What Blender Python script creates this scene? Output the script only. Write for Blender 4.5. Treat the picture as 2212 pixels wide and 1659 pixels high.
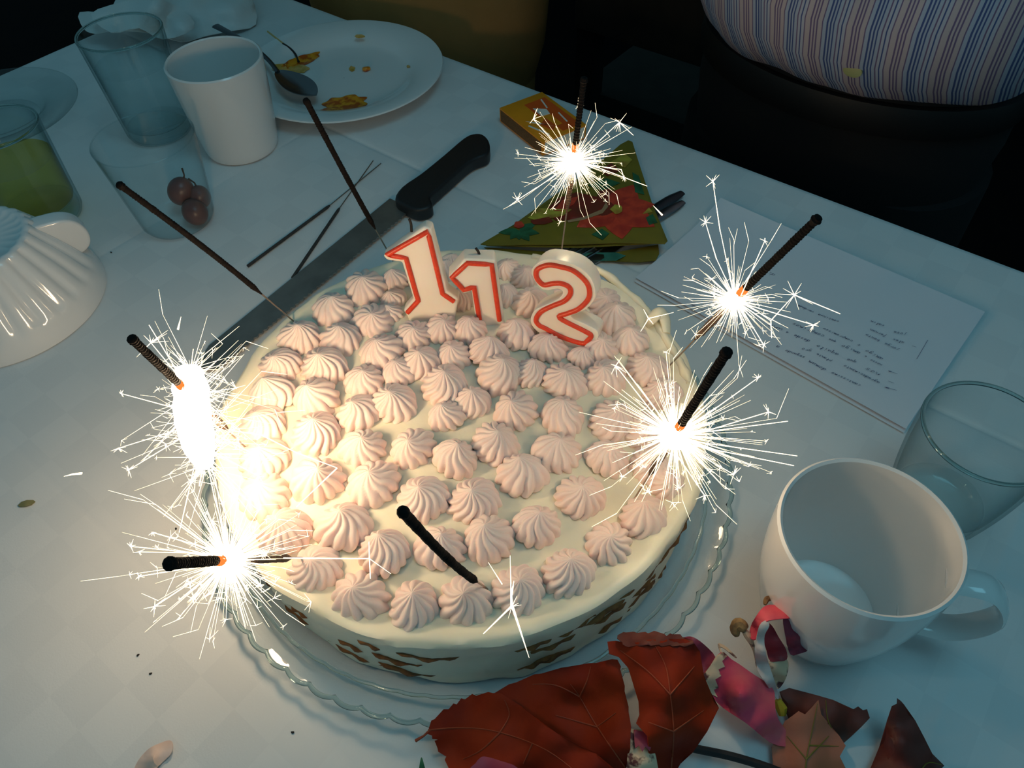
import bpy, bmesh, math, random
from mathutils import Vector, Matrix, noise
from mathutils.geometry import delaunay_2d_cdt
for o in list(bpy.data.objects): bpy.data.objects.remove(o)
SC = bpy.context.scene; COL = SC.collection; PI = math.pi
# ------------------------------------------------------------------ camera
F_PX = 1630.11; PITCH = math.radians(50.251); ROLL = math.radians(-2.44); CAM_H = 0.4364
IW, IH = 2212.0, 1659.0
_c, _s = math.cos(PITCH), math.sin(PITCH)
FWD = Vector((0, _c, -_s)); _r = Vector((1, 0, 0)); _u = Vector((0, _s, _c))
RGT = _r*math.cos(ROLL) + _u*math.sin(ROLL); UPV = -_r*math.sin(ROLL) + _u*math.cos(ROLL)
CAM = Vector((0, 0, CAM_H))
cd = bpy.data.cameras.new('camera'); cam = bpy.data.objects.new('camera', cd); COL.objects.link(cam)
cd.sensor_fit = 'HORIZONTAL'; cd.sensor_width = 36; cd.lens = 36*F_PX/IW; cd.clip_start = 0.01
m3 = Matrix((RGT, UPV, -FWD)).transposed(); cam.matrix_world = Matrix.Translation(CAM) @ m3.to_4x4()
SC.camera = cam
SC.cycles.transparent_max_bounces = 32; SC.cycles.max_bounces = 16; SC.cycles.transmission_bounces = 12
SC.view_settings.view_transform = 'Standard'; SC.view_settings.look = 'None'
SC.view_settings.exposure = 0.12; SC.view_settings.gamma = 1.0; SC.view_settings.use_curve_mapping = False
# ------------------------------------------------------------------ light
w = bpy.data.worlds.new('world'); SC.world = w; w.use_nodes = True
w.node_tree.nodes['Background'].inputs[0].default_value = (0.30, 0.72, 0.90, 1)
w.node_tree.nodes['Background'].inputs[1].default_value = 0.135
LAMP_COL = (0.27, 0.78, 1.0); LAMP_STR = 2.6        # dim cool ceiling lamp, built below
SPARK_L = 66.0                                      # radiance of the burning sparkler heads
SPARK_COL = (1.0, 0.71, 0.43)
# ------------------------------------------------------------------ projection helpers (pixel of the photo -> place in the room)
def ray(px, py): return FWD*F_PX + RGT*(px-IW/2) - UPV*(py-IH/2)
def U(px, py, z=0.0):
    d = ray(px, py); return CAM + d*((z-CAM.z)/d.z)
def onplane(px, py, P, N):
    d = ray(px, py); return CAM + d*((P-CAM).dot(N)/d.dot(N))
def depth(P): return (Vector(P)-CAM).dot(FWD)
def pxm(P): return depth(P)/F_PX            # metres per pixel at a place
def proj(P):
    d = Vector(P)-CAM; k = d.dot(FWD)
    return IW/2+F_PX*d.dot(RGT)/k, IH/2-F_PX*d.dot(UPV)/k
# ------------------------------------------------------------------ materials
def _nt(name):
    m = bpy.data.materials.new(name); m.use_nodes = True; nt = m.node_tree
    return m, nt, nt.nodes['Principled BSDF'], nt.nodes['Material Output']
def mat(name, col, rough=.5, metal=0, col2=None, nscale=30, bump=0, bscale=80, spec=.5, sss=0, sssr=(1, .5, .4), ssc=.003,
        emit=None, estr=0, coat=0, sheen=0, contrast=(.35, .65), detail=4):
    m, nt, b, out = _nt(name); N = nt.nodes; L = nt.links
    b.inputs['Base Color'].default_value = (*col, 1); b.inputs['Roughness'].default_value = rough
    b.inputs['Metallic'].default_value = metal; b.inputs['Specular IOR Level'].default_value = spec
    if sss:
        b.inputs['Subsurface Weight'].default_value = sss; b.inputs['Subsurface Radius'].default_value = sssr; b.inputs['Subsurface Scale'].default_value = ssc
    if coat: b.inputs['Coat Weight'].default_value = coat; b.inputs['Coat Roughness'].default_value = .08
    if sheen: b.inputs['Sheen Weight'].default_value = sheen
    if emit: b.inputs['Emission Color'].default_value = (*emit, 1); b.inputs['Emission Strength'].default_value = estr
    tc = N.new('ShaderNodeTexCoord')
    if col2:
        n = N.new('ShaderNodeTexNoise'); n.inputs['Scale'].default_value = nscale; n.inputs['Detail'].default_value = detail
        r = N.new('ShaderNodeValToRGB'); r.color_ramp.elements[0].position = contrast[0]; r.color_ramp.elements[1].position = contrast[1]
        r.color_ramp.elements[0].color = (*col, 1); r.color_ramp.elements[1].color = (*col2, 1)
        L.new(tc.outputs['Object'], n.inputs['Vector']); L.new(n.outputs['Fac'], r.inputs['Fac']); L.new(r.outputs['Color'], b.inputs['Base Color'])
    if bump:
        n = N.new('ShaderNodeTexNoise'); n.inputs['Scale'].default_value = bscale; n.inputs['Detail'].default_value = 5
        bp = N.new('ShaderNodeBump'); bp.inputs['Strength'].default_value = bump; bp.inputs['Distance'].default_value = .001
        L.new(tc.outputs['Object'], n.inputs['Vector']); L.new(n.outputs['Fac'], bp.inputs['Height']); L.new(bp.outputs['Normal'], b.inputs['Normal'])
    return m
def emat(name, col, s, sample=True):
    m = bpy.data.materials.new(name); m.use_nodes = True; nt = m.node_tree; nt.nodes.clear()
    e = nt.nodes.new('ShaderNodeEmission'); o = nt.nodes.new('ShaderNodeOutputMaterial')
    e.inputs[0].default_value = (*col, 1); e.inputs[1].default_value = s; nt.links.new(e.outputs[0], o.inputs[0])
    if not sample: m.cycles.emission_sampling = 'NONE'
    return m
def thin_glass(name, tint=(.955, .98, .98), edge=(.42, .52, .52), ior=1.45, rough=.02, blend=.35):
    """clear thin-walled glass: mostly see-through, mirror-like towards grazing, tinted where one looks along the wall"""
    m = bpy.data.materials.new(name); m.use_nodes = True; nt = m.node_tree; nt.nodes.clear(); N = nt.nodes; L = nt.links
    o = N.new('ShaderNodeOutputMaterial'); mx = N.new('ShaderNodeMixShader'); t = N.new('ShaderNodeBsdfTransparent'); g = N.new('ShaderNodeBsdfGlossy')
    g.inputs['Roughness'].default_value = rough
    lw = N.new('ShaderNodeLayerWeight'); lw.inputs[0].default_value = .5
    p5 = N.new('ShaderNodeMath'); p5.operation = 'POWER'; p5.inputs[1].default_value = 4.5; L.new(lw.outputs['Facing'], p5.inputs[0])
    f0 = ((ior-1)/(ior+1))**2; fr = N.new('ShaderNodeMath'); fr.operation = 'MULTIPLY_ADD'; fr.inputs[1].default_value = .55; fr.inputs[2].default_value = f0; L.new(p5.outputs[0], fr.inputs[0])
    pe = N.new('ShaderNodeMath'); pe.operation = 'POWER'; pe.inputs[1].default_value = 1/blend; L.new(lw.outputs['Facing'], pe.inputs[0])
    mc = N.new('ShaderNodeMix'); mc.data_type = 'RGBA'
    mc.inputs[6].default_value = (*tint, 1); mc.inputs[7].default_value = (*edge, 1)
    L.new(pe.outputs[0], mc.inputs[0]); L.new(mc.outputs[2], t.inputs[0])
    L.new(fr.outputs[0], mx.inputs[0]); L.new(t.outputs[0], mx.inputs[1]); L.new(g.outputs[0], mx.inputs[2]); L.new(mx.outputs[0], o.inputs[0])
    return m
def solid_glass(name, col=(.93, .98, .97), ior=1.47, rough=0.0):
    m = bpy.data.materials.new(name); m.use_nodes = True; nt = m.node_tree; nt.nodes.clear()
    g = nt.nodes.new('ShaderNodeBsdfGlass'); o = nt.nodes.new('ShaderNodeOutputMaterial')
    g.inputs['Color'].default_value = (*col, 1); g.inputs['IOR'].default_value = ior; g.inputs['Roughness'].default_value = rough
    nt.links.new(g.outputs[0], o.inputs[0]); return m
def ramp_mat(name, coordscale, stops, rough=.8, axis=0, noise_amt=0.0, bump=0):
    """repeating stripes along one object axis"""
    m, nt, b, out = _nt(name); N = nt.nodes; L = nt.links
    tc = N.new('ShaderNodeTexCoord'); sx = N.new('ShaderNodeSeparateXYZ'); L.new(tc.outputs['Object'], sx.inputs[0])
    mu = N.new('ShaderNodeMath'); mu.operation = 'MULTIPLY'; mu.inputs[1].default_value = coordscale; L.new(sx.outputs[axis], mu.inputs[0])
    fr = N.new('ShaderNodeMath'); fr.operation = 'FRACT'; L.new(mu.outputs[0], fr.inputs[0])
    r = N.new('ShaderNodeValToRGB'); r.color_ramp.interpolation = 'CONSTANT'
    els = r.color_ramp.elements
    while len(els) < len(stops): els.new(.5)
    for e, (p, c) in zip(els, stops): e.position = p; e.color = (*c, 1)
    L.new(fr.outputs[0], r.inputs[0]); L.new(r.outputs[0], b.inputs['Base Color']); b.inputs['Roughness'].default_value = rough
    return m
M = {}
def cloth_mat():
    m, nt, b, out = _nt('damask_cloth'); N = nt.nodes; L = nt.links
    tc = N.new('ShaderNodeTexCoord'); ck = N.new('ShaderNodeTexChecker'); ck.inputs['Scale'].default_value = 1/.030
    mp = N.new('ShaderNodeMapping'); mp.inputs['Location'].default_value = (.002, .0, .013)
    L.new(tc.outputs['Object'], mp.inputs[0]); L.new(mp.outputs[0], ck.inputs['Vector'])
    n2 = N.new('ShaderNodeTexNoise'); n2.inputs['Scale'].default_value = 7; L.new(tc.outputs['Object'], n2.inputs['Vector'])
    ck.inputs['Color1'].default_value = (.79, .79, .785, 1); ck.inputs['Color2'].default_value = (.745, .75, .75, 1)
    mx = N.new('ShaderNodeMix'); mx.data_type = 'RGBA'; mx.inputs[7].default_value = (.77, .77, .765, 1)
    rr = N.new('ShaderNodeValToRGB'); rr.color_ramp.elements[0].position = .3; rr.color_ramp.elements[1].position = .75
    L.new(n2.outputs['Fac'], rr.inputs[0]); L.new(rr.outputs[0], mx.inputs[0]); L.new(ck.outputs['Color'], mx.inputs[6]); L.new(mx.outputs[2], b.inputs['Base Color'])
    mr = N.new('ShaderNodeMapRange'); mr.inputs[3].default_value = .50; mr.inputs[4].default_value = .62
    L.new(ck.outputs['Fac'], mr.inputs[0]); L.new(mr.outputs[0], b.inputs['Roughness']); b.inputs['Specular IOR Level'].default_value = .25
    wv = N.new('ShaderNodeTexNoise'); wv.inputs['Scale'].default_value = 900; L.new(tc.outputs['Object'], wv.inputs['Vector'])
    bp = N.new('ShaderNodeBump'); bp.inputs['Strength'].default_value = .12; bp.inputs['Distance'].default_value = .0006
    L.new(wv.outputs['Fac'], bp.inputs['Height']); L.new(bp.outputs[0], b.inputs['Normal'])
    return m
M['cloth'] = cloth_mat()
M['floor'] = mat('dark_floor', (.006, .004, .004), .9, spec=.1, col2=(.009, .006, .006), nscale=6)
M['wall'] = mat('dark_wall', (.012, .010, .010), .9, col2=(.015, .012, .012), nscale=4)
M['wood'] = mat('table_wood', (.14, .07, .03), .5, col2=(.2, .1, .05), nscale=12)
M['cream'] = mat('cream_frosting', (.90, .84, .66), .42, col2=(.86, .80, .62), nscale=40, bump=.35, bscale=90, sss=.35, sssr=(1, .75, .4), ssc=.004, contrast=(.3, .7))
M['rosette'] = mat('pink_cream', (.92, .70, .64), .34, col2=(.94, .77, .70), nscale=60, bump=.18, bscale=160, sss=.4, sssr=(1, .45, .35), ssc=.003)
M['biscuit'] = mat('biscuit', (.30, .12, .03), .8, col2=(.16, .06, .02), nscale=200, bump=.4, bscale=400)
M['wax'] = mat('candle_wax', (.93, .82, .70), .32, sss=.5, sssr=(1, .6, .4), ssc=.006, col2=(.95, .86, .76), nscale=50)
M['redwax'] = mat('red_wax', (.72, .045, .015), .4, col2=(.80, .07, .02), nscale=400, bump=.3, bscale=500)
M['black'] = mat('charred', (.012, .010, .009), .75, bump=.5, bscale=500)
M['coat'] = mat('burnt_sparkler_coating', (.006, .0048, .0045), .9, spec=.15, col2=(.012, .009, .008), nscale=500, bump=.6, bscale=700)
M['wire'] = mat('steel_wire', (.42, .36, .30), .35, 1.0)
M['coat2'] = mat('grey_spent_coating', (.030, .030, .030), .9, col2=(.05, .05, .048), nscale=400, bump=.5, bscale=700)
M['freshcoat'] = mat('heated_coating', (.16, .09, .05), .6, col2=(.09, .05, .03), nscale=600, bump=.5, bscale=700)
M['ember'] = emat('red_hot', (1, .16, .03), 1.6, False)
M['core'] = emat('white_hot_head', SPARK_COL, SPARK_L); M['core2'] = emat('white_hot_flare', SPARK_COL, SPARK_L*1.4)
M['spark'] = emat('spark', (1, .80, .50), 3.6, False)
M['steel'] = mat('brushed_steel', (.42, .42, .43), .28, 1.0, col2=(.34, .33, .33), nscale=60)
M['darksteel'] = mat('dark_steel', (.10, .10, .11), .3, .9)
M['blade'] = mat('knife_blade', (.36, .33, .30), .42, .85, col2=(.27, .25, .23), nscale=40)
M['handle'] = mat('black_plastic', (.012, .012, .013), .45, bump=.2, bscale=300)
M['china'] = mat('white_china', (.86, .84, .82), .12, spec=.55, coat=.3)
M['china2'] = mat('plate_china', (.80, .81, .80), .14, spec=.5, coat=.2)
M['tglass'] = thin_glass('clear_glass')
M['plateglass'] = thin_glass('platter_glass', (.97, .985, .99), (.55, .63, .64), blend=.25)
M['plastic'] = thin_glass('clear_plastic', (.97, .985, .985), (.66, .74, .75), ior=1.3, blend=.25)
M['sglass'] = solid_glass('thick_glass'); M['rimglass'] = solid_glass('glass_edge', (.80, .88, .87)); M['platteredge'] = solid_glass('platter_edge', (.80, .88, .87), 1.5)
M['water'] = thin_glass('water', (.95, .98, .985), (.8, .88, .9), ior=1.33, blend=.3)
M['juice'] = thin_glass('pale_yellow_drink', (.99, .84, .42), (.88, .58, .15), ior=1.33, blend=.4)
M['grape'] = mat('red_grape', (.13, .05, .045), .35, col2=(.20, .085, .06), nscale=60, sss=.2, sssr=(1, .3, .2))
M['stem'] = mat('grape_stem', (.06, .035, .02), .8)
M['paper'] = mat('white_paper', (.76, .76, .80), .75, bump=.08, bscale=40)
M['ink'] = mat('blue_ink', (.02, .025, .14), .6)
M['tissue'] = mat('white_tissue', (.78, .79, .78), .95, bump=.5, bscale=250)
M['gold'] = mat('olive_gold_napkin', (.26, .185, .012), .6, col2=(.20, .145, .012), nscale=25)
M['nred'] = mat('printed_red', (.80, .07, .025), .6, col2=(.50, .03, .015), nscale=70)
M['nred2'] = mat('printed_dark_red', (.30, .025, .01), .6, col2=(.2, .03, .01), nscale=80)
M['ngreen'] = mat('printed_green', (.03, .17, .07), .6, col2=(.02, .09, .03), nscale=90)
M['nteal'] = mat('printed_teal', (.06, .26, .20), .6, col2=(.03, .15, .1), nscale=70)
M['nyellow'] = mat('printed_yellow', (.62, .50, .05), .6, col2=(.42, .22, .03), nscale=80)
M['ncream'] = mat('printed_ribbon', (.45, .25, .12), .6)
M['mborange'] = mat('matchbox_yellow', (.95, .32, .008), .5, col2=(.90, .28, .006), nscale=50)
M['mbred'] = mat('matchbox_orange', (.80, .10, .008), .5)
M['mbwhite'] = mat('matchbox_white', (.85, .8, .7), .5)
M['striker'] = mat('matchbox_striker', (.22, .10, .03), .9, col2=(.15, .07, .02), nscale=600, bump=.5, bscale=900)
M['matchwood'] = mat('match_wood', (.62, .42, .16), .7)
M['sauce'] = mat('sauce_smear', (.85, .34, .02), .3, col2=(.50, .09, .01), nscale=110, contrast=(.42, .58))
M['sauce2'] = mat('thin_sauce', (.80, .46, .14), .3, col2=(.55, .30, .04), nscale=120)
M['leafred'] = mat('autumn_leaf_red', (.34, .030, .004), .6, spec=.15, col2=(.19, .012, .003), nscale=22, bump=.4, bscale=120)
M['leafdark'] = mat('autumn_leaf_dark', (.18, .020, .008), .6, col2=(.05, .012, .008), nscale=25, bump=.4, bscale=120)
M['leafbrown'] = mat('autumn_leaf_brown', (.19, .024, .010), .6, col2=(.07, .020, .010), nscale=30, bump=.4, bscale=120)
M['leafpink'] = mat('autumn_leaf_dusty_pink', (.58, .16, .09), .65, col2=(.46, .13, .05), nscale=25, bump=.4, bscale=120)
M['vein'] = mat('leaf_vein', (.34, .05, .012), .6)
M['vein2'] = mat('leaf_vein_green', (.22, .16, .02), .6)
M['petal'] = mat('pink_petal', (.74, .07, .13), .55, spec=.2, col2=(.78, .16, .17), nscale=45, bump=.25, bscale=120, contrast=(.4, .7))
M['petaldark'] = mat('magenta_petal', (.32, .03, .06), .5, col2=(.24, .03, .07), nscale=40)
M['petalred'] = mat('deep_red_petal', (.40, .012, .03), .5, col2=(.3, .02, .03), nscale=40)
M['petalwhite'] = mat('white_petal', (.66, .60, .55), .55, col2=(.72, .5, .46), nscale=40)
M['petalpale'] = mat('cream_freckled_petal', (.80, .56, .36), .6, col2=(.12, .03, .03), nscale=130, contrast=(.52, .6))
M['petalblush'] = mat('blush_petal', (.80, .62, .55), .6, col2=(.76, .48, .34), nscale=40)
M['anther'] = mat('anther', (.40, .22, .08), .7, col2=(.08, .03, .02), nscale=180)
M['pollen'] = mat('yellow_pollen', (.55, .36, .02), .8)
M['twig'] = mat('dark_twig', (.018, .014, .014), .7, bump=.5, bscale=200)
M['seed'] = mat('olive_seed', (.25, .22, .09), .6)
M['khaki'] = mat('khaki_cloth', (.50, .26, .09), .95, spec=.1, col2=(.40, .21, .07), nscale=9, bump=.3, bscale=400)
M['trouser'] = mat('black_trousers', (.006, .006, .007), .9)
M['belt'] = mat('black_belt', (.008, .007, .007), .5)
M['skin'] = mat('skin', (.48, .28, .20), .5, sss=.15)
M['hair'] = mat('dark_hair', (.03, .02, .015), .6)
M['shoe'] = mat('black_shoe', (.01, .01, .01), .4)
M['greyfab'] = mat('dark_grey_fabric', (.040, .038, .032), .95, col2=(.032, .03, .026), nscale=30)
M['button'] = mat('yellow_button', (.45, .42, .16), .4)
M['lamp'] = emat('lamp_diffuser', LAMP_COL, LAMP_STR)
M['lampbody'] = mat('lamp_housing', (.5, .5, .5), .5)
W_, B_, P_, V_, G_ = (.54, .53, .60), (.07, .10, .26), (.60, .48, .48), (.20, .13, .24), (.46, .50, .60)
M['stripe'] = ramp_mat('striped_shirt_cotton', 1/.034, [(0, P_), (.10, V_), (.14, P_), (.18, V_), (.215, P_), (.255, V_), (.29, P_), (.39, V_), (.415, G_), (.50, B_), (.54, G_), (.58, B_), (.62, G_), (.66, B_), (.69, G_), (.76, V_), (.79, W_), (.85, B_), (.88, W_), (.95, V_), (.98, P_)], .9)
# ------------------------------------------------------------------ mesh helpers
WORLDLOC = {}
class MB:
    def __init__(s): s.v = []; s.f = []; s.mi = []
    def add(s, vf, mi=0):
        v, f = vf; k = len(s.v); s.v += [Vector(p) for p in v]; s.f += [tuple(i+k for i in q) for q in f]; s.mi += [mi]*len(f); return s
    def build(s, name, mats, parent=None, smooth=True, origin=None, sharp=40):
        me = bpy.data.meshes.new(name)
        lo = Vector([min(p[i] for p in s.v) for i in range(3)]); hi = Vector([max(p[i] for p in s.v) for i in range(3)])
        og = Vector(origin) if origin is not None else Vector(((lo.x+hi.x)/2, (lo.y+hi.y)/2, lo.z))
        me.from_pydata([tuple(p-og) for p in s.v], [], s.f)
        if not isinstance(mats, (list, tuple)): mats = [mats]
        for m in mats: me.materials.append(M[m] if isinstance(m, str) else m)
        for p, i in zip(me.polygons, s.mi): p.material_index = i; p.use_smooth = smooth
        bm = bmesh.new(); bm.from_mesh(me); bmesh.ops.recalc_face_normals(bm, faces=bm.faces); bm.to_mesh(me); bm.free()
        if smooth and sharp: me.set_sharp_from_angle(angle=math.radians(sharp))
        o = bpy.data.objects.new(name, me); COL.objects.link(o)
        if parent is not None: o.parent = parent; o.location = og - WORLDLOC[parent.name]
        else: o.location = og
        WORLDLOC[o.name] = og
        return o
def thing(name, label, cat, loc, group=None):
    o = bpy.data.objects.new(name, None); COL.objects.link(o); o.location = loc; o.empty_display_size = .02
    WORLDLOC[o.name] = Vector(loc); return tag(o, label, cat, group)
def tag(o, label, cat, group=None):
    o['label'] = label; o['category'] = cat
    if group: o['group'] = group
    return o
def struct(o, label=None):
    o['kind'] = 'structure'
    if label: o['label'] = label
    return o
def lathe(prof, seg=48, c=(0, 0, 0), rmod=None):
    """revolve a profile of (radius, height); rmod(angle, radius, height, index) may change the radius"""
    v = []; f = []; c = Vector(c)
    for i, (r, z) in enumerate(prof):
        for k in range(seg):
            a = 2*PI*k/seg; rr = rmod(a, r, z, i) if rmod else r
            v.append(c+Vector((rr*math.cos(a), rr*math.sin(a), z)))
    for i in range(len(prof)-1):
        for k in range(seg):
            k2 = (k+1) % seg; f.append((i*seg+k, i*seg+k2, (i+1)*seg+k2, (i+1)*seg+k))
    return v, f
def tube(path, rad, seg=8, cap=True, flat=1.0):
    path = [Vector(p) for p in path]; n = len(path)
    if not isinstance(rad, (list, tuple)): rad = [rad]*n
    v = []; f = []; up = None
    for i, p in enumerate(path):
        t = (path[min(i+1, n-1)]-path[max(i-1, 0)]).normalized()
        if up is None: up = Vector((0, 0, 1)) if abs(t.z) < .9 else Vector((1, 0, 0))
        a = t.cross(up).normalized(); b = a.cross(t).normalized(); up = b
        for k in range(seg):
            q = 2*PI*k/seg; v.append(p+a*rad[i]*math.cos(q)+b*rad[i]*flat*math.sin(q))
    for i in range(n-1):
        for k in range(seg):
            k2 = (k+1) % seg; f.append((i*seg+k, i*seg+k2, (i+1)*seg+k2, (i+1)*seg+k))
    if cap: f.append(tuple(range(seg))[::-1]); f.append(tuple((n-1)*seg+k for k in range(seg)))
    return v, f
def box(c, size, rz=0):
    c = Vector(c); R = Matrix.Rotation(rz, 3, 'Z'); h = Vector(size)/2
    v = [c+R @ Vector((sx*h.x, sy*h.y, sz*h.z)) for sx in (-1, 1) for sy in (-1, 1) for sz in (-1, 1)]
    return v, [(0, 1, 3, 2), (4, 6, 7, 5), (0, 4, 5, 1), (2, 3, 7, 6), (0, 2, 6, 4), (1, 5, 7, 3)]
def prism(front, back):
    n = len(front); v = list(front)+list(back)
    f = [tuple(range(n)), tuple(range(2*n-1, n-1, -1))]+[(i, (i+1) % n, n+(i+1) % n, n+i) for i in range(n)]
    return v, f
def bevel(o, width, seg=2, angle=30):
    bm = bmesh.new(); bm.from_mesh(o.data); bm.normal_update()
    es = [e for e in bm.edges if len(e.link_faces) == 2 and e.calc_face_angle(0) > math.radians(angle)]
    bmesh.ops.bevel(bm, geom=es, offset=width, segments=seg, affect='EDGES', profile=.6, clamp_overlap=True)
    bm.to_mesh(o.data); bm.free()
    for p in o.data.polygons: p.use_smooth = True
    o.data.set_sharp_from_angle(angle=math.radians(50)); return o
def catmull(pts, n=6, closed=False):
    pts = [Vector(p) for p in pts]; out = []; N = len(pts); rng = N if closed else N-1
    for i in range(rng):
        p0 = pts[(i-1) % N] if closed or i > 0 else pts[0]; p1 = pts[i]; p2 = pts[(i+1) % N]; p3 = pts[(i+2) % N] if closed or i+2 < N else pts[-1]
        for k in range(n):
            t = k/n; out.append(.5*((2*p1)+(p2-p0)*t+(2*p0-5*p1+4*p2-p3)*t*t+(3*p1-p0-3*p2+p3)*t**3))
    if not closed: out.append(pts[-1])
    return out
def idw(ctrl, x, y):
    s = wsum = 0
    for cx, cy, z in ctrl:
        d = (cx-x)**2+(cy-y)**2+40; k = 1/d**1.3; s += k*z; wsum += k
    return s/wsum
def serrate(poly, step, amp, seed=0, mask=None):
    """saw-tooth an outline given in photo pixels"""
    rnd = random.Random(seed); out = []; n = len(poly)
    for i in range(n):
        a = Vector(poly[i]); b = Vector(poly[(i+1) % n]); L = (b-a).length; out.append(a)
        if mask and not mask(i): continue
        k = max(1, int(L/step)); nn = Vector(((b-a).y, -(b-a).x)).normalized()
        for j in range(k):
            out.append(a.lerp(b, (j+.75)/k)+nn*amp*rnd.uniform(.5, 1.2))
            if j < k-1: out.append(a.lerp(b, (j+1)/k))
    return out
def sheet_vf(outline, zf, thick, step=14, wob=0, seed=0, two=True):
    """a thin curved sheet whose outline is given in photo pixels and whose height above the table is zf(px, py)"""
    pts = [Vector((p[0], p[1])) for p in outline]; n = len(pts)
    xs = [p.x for p in pts]; ys = [p.y for p in pts]; inner = []
    def inside(x, y):
        r = False
        for i in range(n):
            a, b = pts[i], pts[i-1]
            if (a.y > y) != (b.y > y) and x < (b.x-a.x)*(y-a.y)/(b.y-a.y)+a.x: r = not r
        return r
    y = min(ys)+step/2; row = 0
    while y < max(ys):
        x = min(xs)+(step/2 if row % 2 else step*.25)
        while x < max(xs):
            if inside(x, y) and min((p-Vector((x, y))).length for p in pts) > step*.35: inner.append(Vector((x, y)))
            x += step
        y += step*.87; row += 1
    V, E, Fc, _, _, _ = delaunay_2d_cdt(pts+inner, [(i, (i+1) % n) for i in range(n)], [], 1, 1e-3)
    top = []
    for p in V:
        z = zf(p.x, p.y)
        if wob: z += wob*noise.noise(Vector((p.x*.02+seed*7.1, p.y*.02, seed)))
        top.append(U(p.x, p.y, z))
    faces = [tuple(f) for f in Fc]
    if not two: return top, faces
    nv = len(top); nrm = [Vector((0, 0, 0)) for _ in top]
    for f in faces:
        q = (top[f[1]]-top[f[0]]).cross(top[f[2]]-top[f[0]])
        if q.z < 0: q = -q
        for i in f: nrm[i] += q
    bot = [p-nn.normalized()*thick if nn.length > 0 else p-Vector((0, 0, thick)) for p, nn in zip(top, nrm)]
    cnt = {}
    for f in faces:
        for i in range(len(f)):
            e = (f[i], f[(i+1) % len(f)]); cnt[tuple(sorted(e))] = cnt.get(tuple(sorted(e)), 0)+1
    side = [(a, b, b+nv, a+nv) for (a, b), c in cnt.items() if c == 1]
    return top+bot, faces+[tuple(i+nv for i in reversed(f)) for f in faces]+side
def rounded(pts, k=3): return [(q.x, q.y) for q in catmull([Vector((p[0], p[1], 0)) for p in pts], k, True)]
def sheet(name, outline, ctrl, mats, parent=None, thick=.0006, step=14, wob=0, seed=0):
    zf = ctrl if callable(ctrl) else (lambda x, y: idw(ctrl, x, y))
    if name in ('white_fold', 'red_throat', 'magenta_lobe', 'freckled_tip', 'food_smear', 'folded_sheet', 'folded_flap'): outline = rounded(outline)
    mb = MB().add(sheet_vf(outline, zf, thick, step, wob, seed)); return mb.build(name, mats, parent, sharp=75)
def copy_tree(o, parent=None):
    c = o.copy(); COL.objects.link(c)
    if parent is not None: c.parent = parent
    WORLDLOC[c.name] = WORLDLOC[o.name].copy()
    for ch in [x for x in bpy.data.objects if x.parent == o]: copy_tree(ch, c)
    return c
# ------------------------------------------------------------------ setting
EDIR = Vector((.7694, -.6387, 0)); NDIR = Vector((.6387, .7694, 0)); TROT = math.atan2(EDIR.y, EDIR.x)
A0, A1, B0, B1 = -1.005, .85, -.36, .6256
def AB(a, b, z=0): return EDIR*a+NDIR*b+Vector((0, 0, z))
FZ = -.75
struct(MB().add(box((0, 1.0, FZ-.05), (7, 7, .1))).build('floor', 'floor', smooth=False))
struct(MB().add(box(tuple(AB(0, 2.6, FZ+1.25)), (6.0, .1, 2.5), TROT)).build('wall_back', 'wall', smooth=False))
# table under the cloth
tb = thing('dining_table', 'wooden dining table hidden under the white damask tablecloth', 'table', AB((A0+A1)/2, (B0+B1)/2, FZ))
top = MB().add(box(AB((A0+A1)/2, (B0+B1)/2, -.0215), (A1-A0-.012, B1-B0-.012, .035), TROT)).build('tabletop', 'wood', tb, smooth=False)
for a in (A0+.09, A1-.09):
    for b in (B0+.09, B1-.09):
        MB().add(box(AB(a, b, FZ/2-.02), (.06, .06, -FZ-.04), TROT)).build('leg', 'wood', tb, smooth=False)
# tablecloth: fold creases at b=.4435 and a=.098, hem hanging over the edges
def cloth():
    def lines(lo, hi, step, extra):
        L = []; x = lo
        while x < hi-1e-6: L.append(x); x += step
        L.append(hi)
        for c in extra: L = [q for q in L if abs(q-c) > .006]+[c-.005, c-.0018, c, c+.0018, c+.005]
        return sorted(L)
    As = lines(A0, A1, .02, (.098, -.62)); Bs = lines(B0, B1, .02, (.4435, .02))
    drop = [(.004, .0004), (.008, -.004), (.0105, -.012), (.012, -.03), (.014, -.08), (.018, -.15), (.022, -.22)]
    pa = [(A0-d, z) for d, z in reversed(drop)]+[(a, 0) for a in As]+[(A1+d, z) for d, z in drop]
    pb = [(B0-d, z) for d, z in reversed(drop)]+[(b, 0) for b in Bs]+[(B1+d, z) for d, z in drop]
    v = []; f = []
    for a, za in pa:
        for b, zb in pb:
            z = min(za, zb)
            if z == 0:
                def cr(x, c, h): return h*math.exp(-((x-c)/.0020)**2)
                z += -cr(b, .4435, .0016)+cr(a, .098, .0009)-cr(b, .02, .0004)-cr(a, -.62, .0005)
                z += .0003*(noise.noise(Vector((a*14, b*14, 0)))-1)
                z = min(z, .001)
            hang = max(0, -z-.01)
            wv = .010*math.sin(a*26+b*31)*min(1, hang/.1)
            sa = 0 if A0 <= a <= A1 else wv; sb = 0 if B0 <= b <= B1 else wv
            v.append(Vector((a+sa, b+sb, z)))
    n = len(pb)
    for i in range(len(pa)-1):
        for j in range(n-1): f.append((i*n+j, (i+1)*n+j, (i+1)*n+j+1, i*n+j+1))
    o = MB().add((v, f)).build('tablecloth', 'cloth', origin=(0, 0, 0), sharp=0)
    o.rotation_euler = (0, 0, TROT); return o
tag(cloth(), 'white damask tablecloth with faint woven checks covering the table', 'tablecloth')
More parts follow.
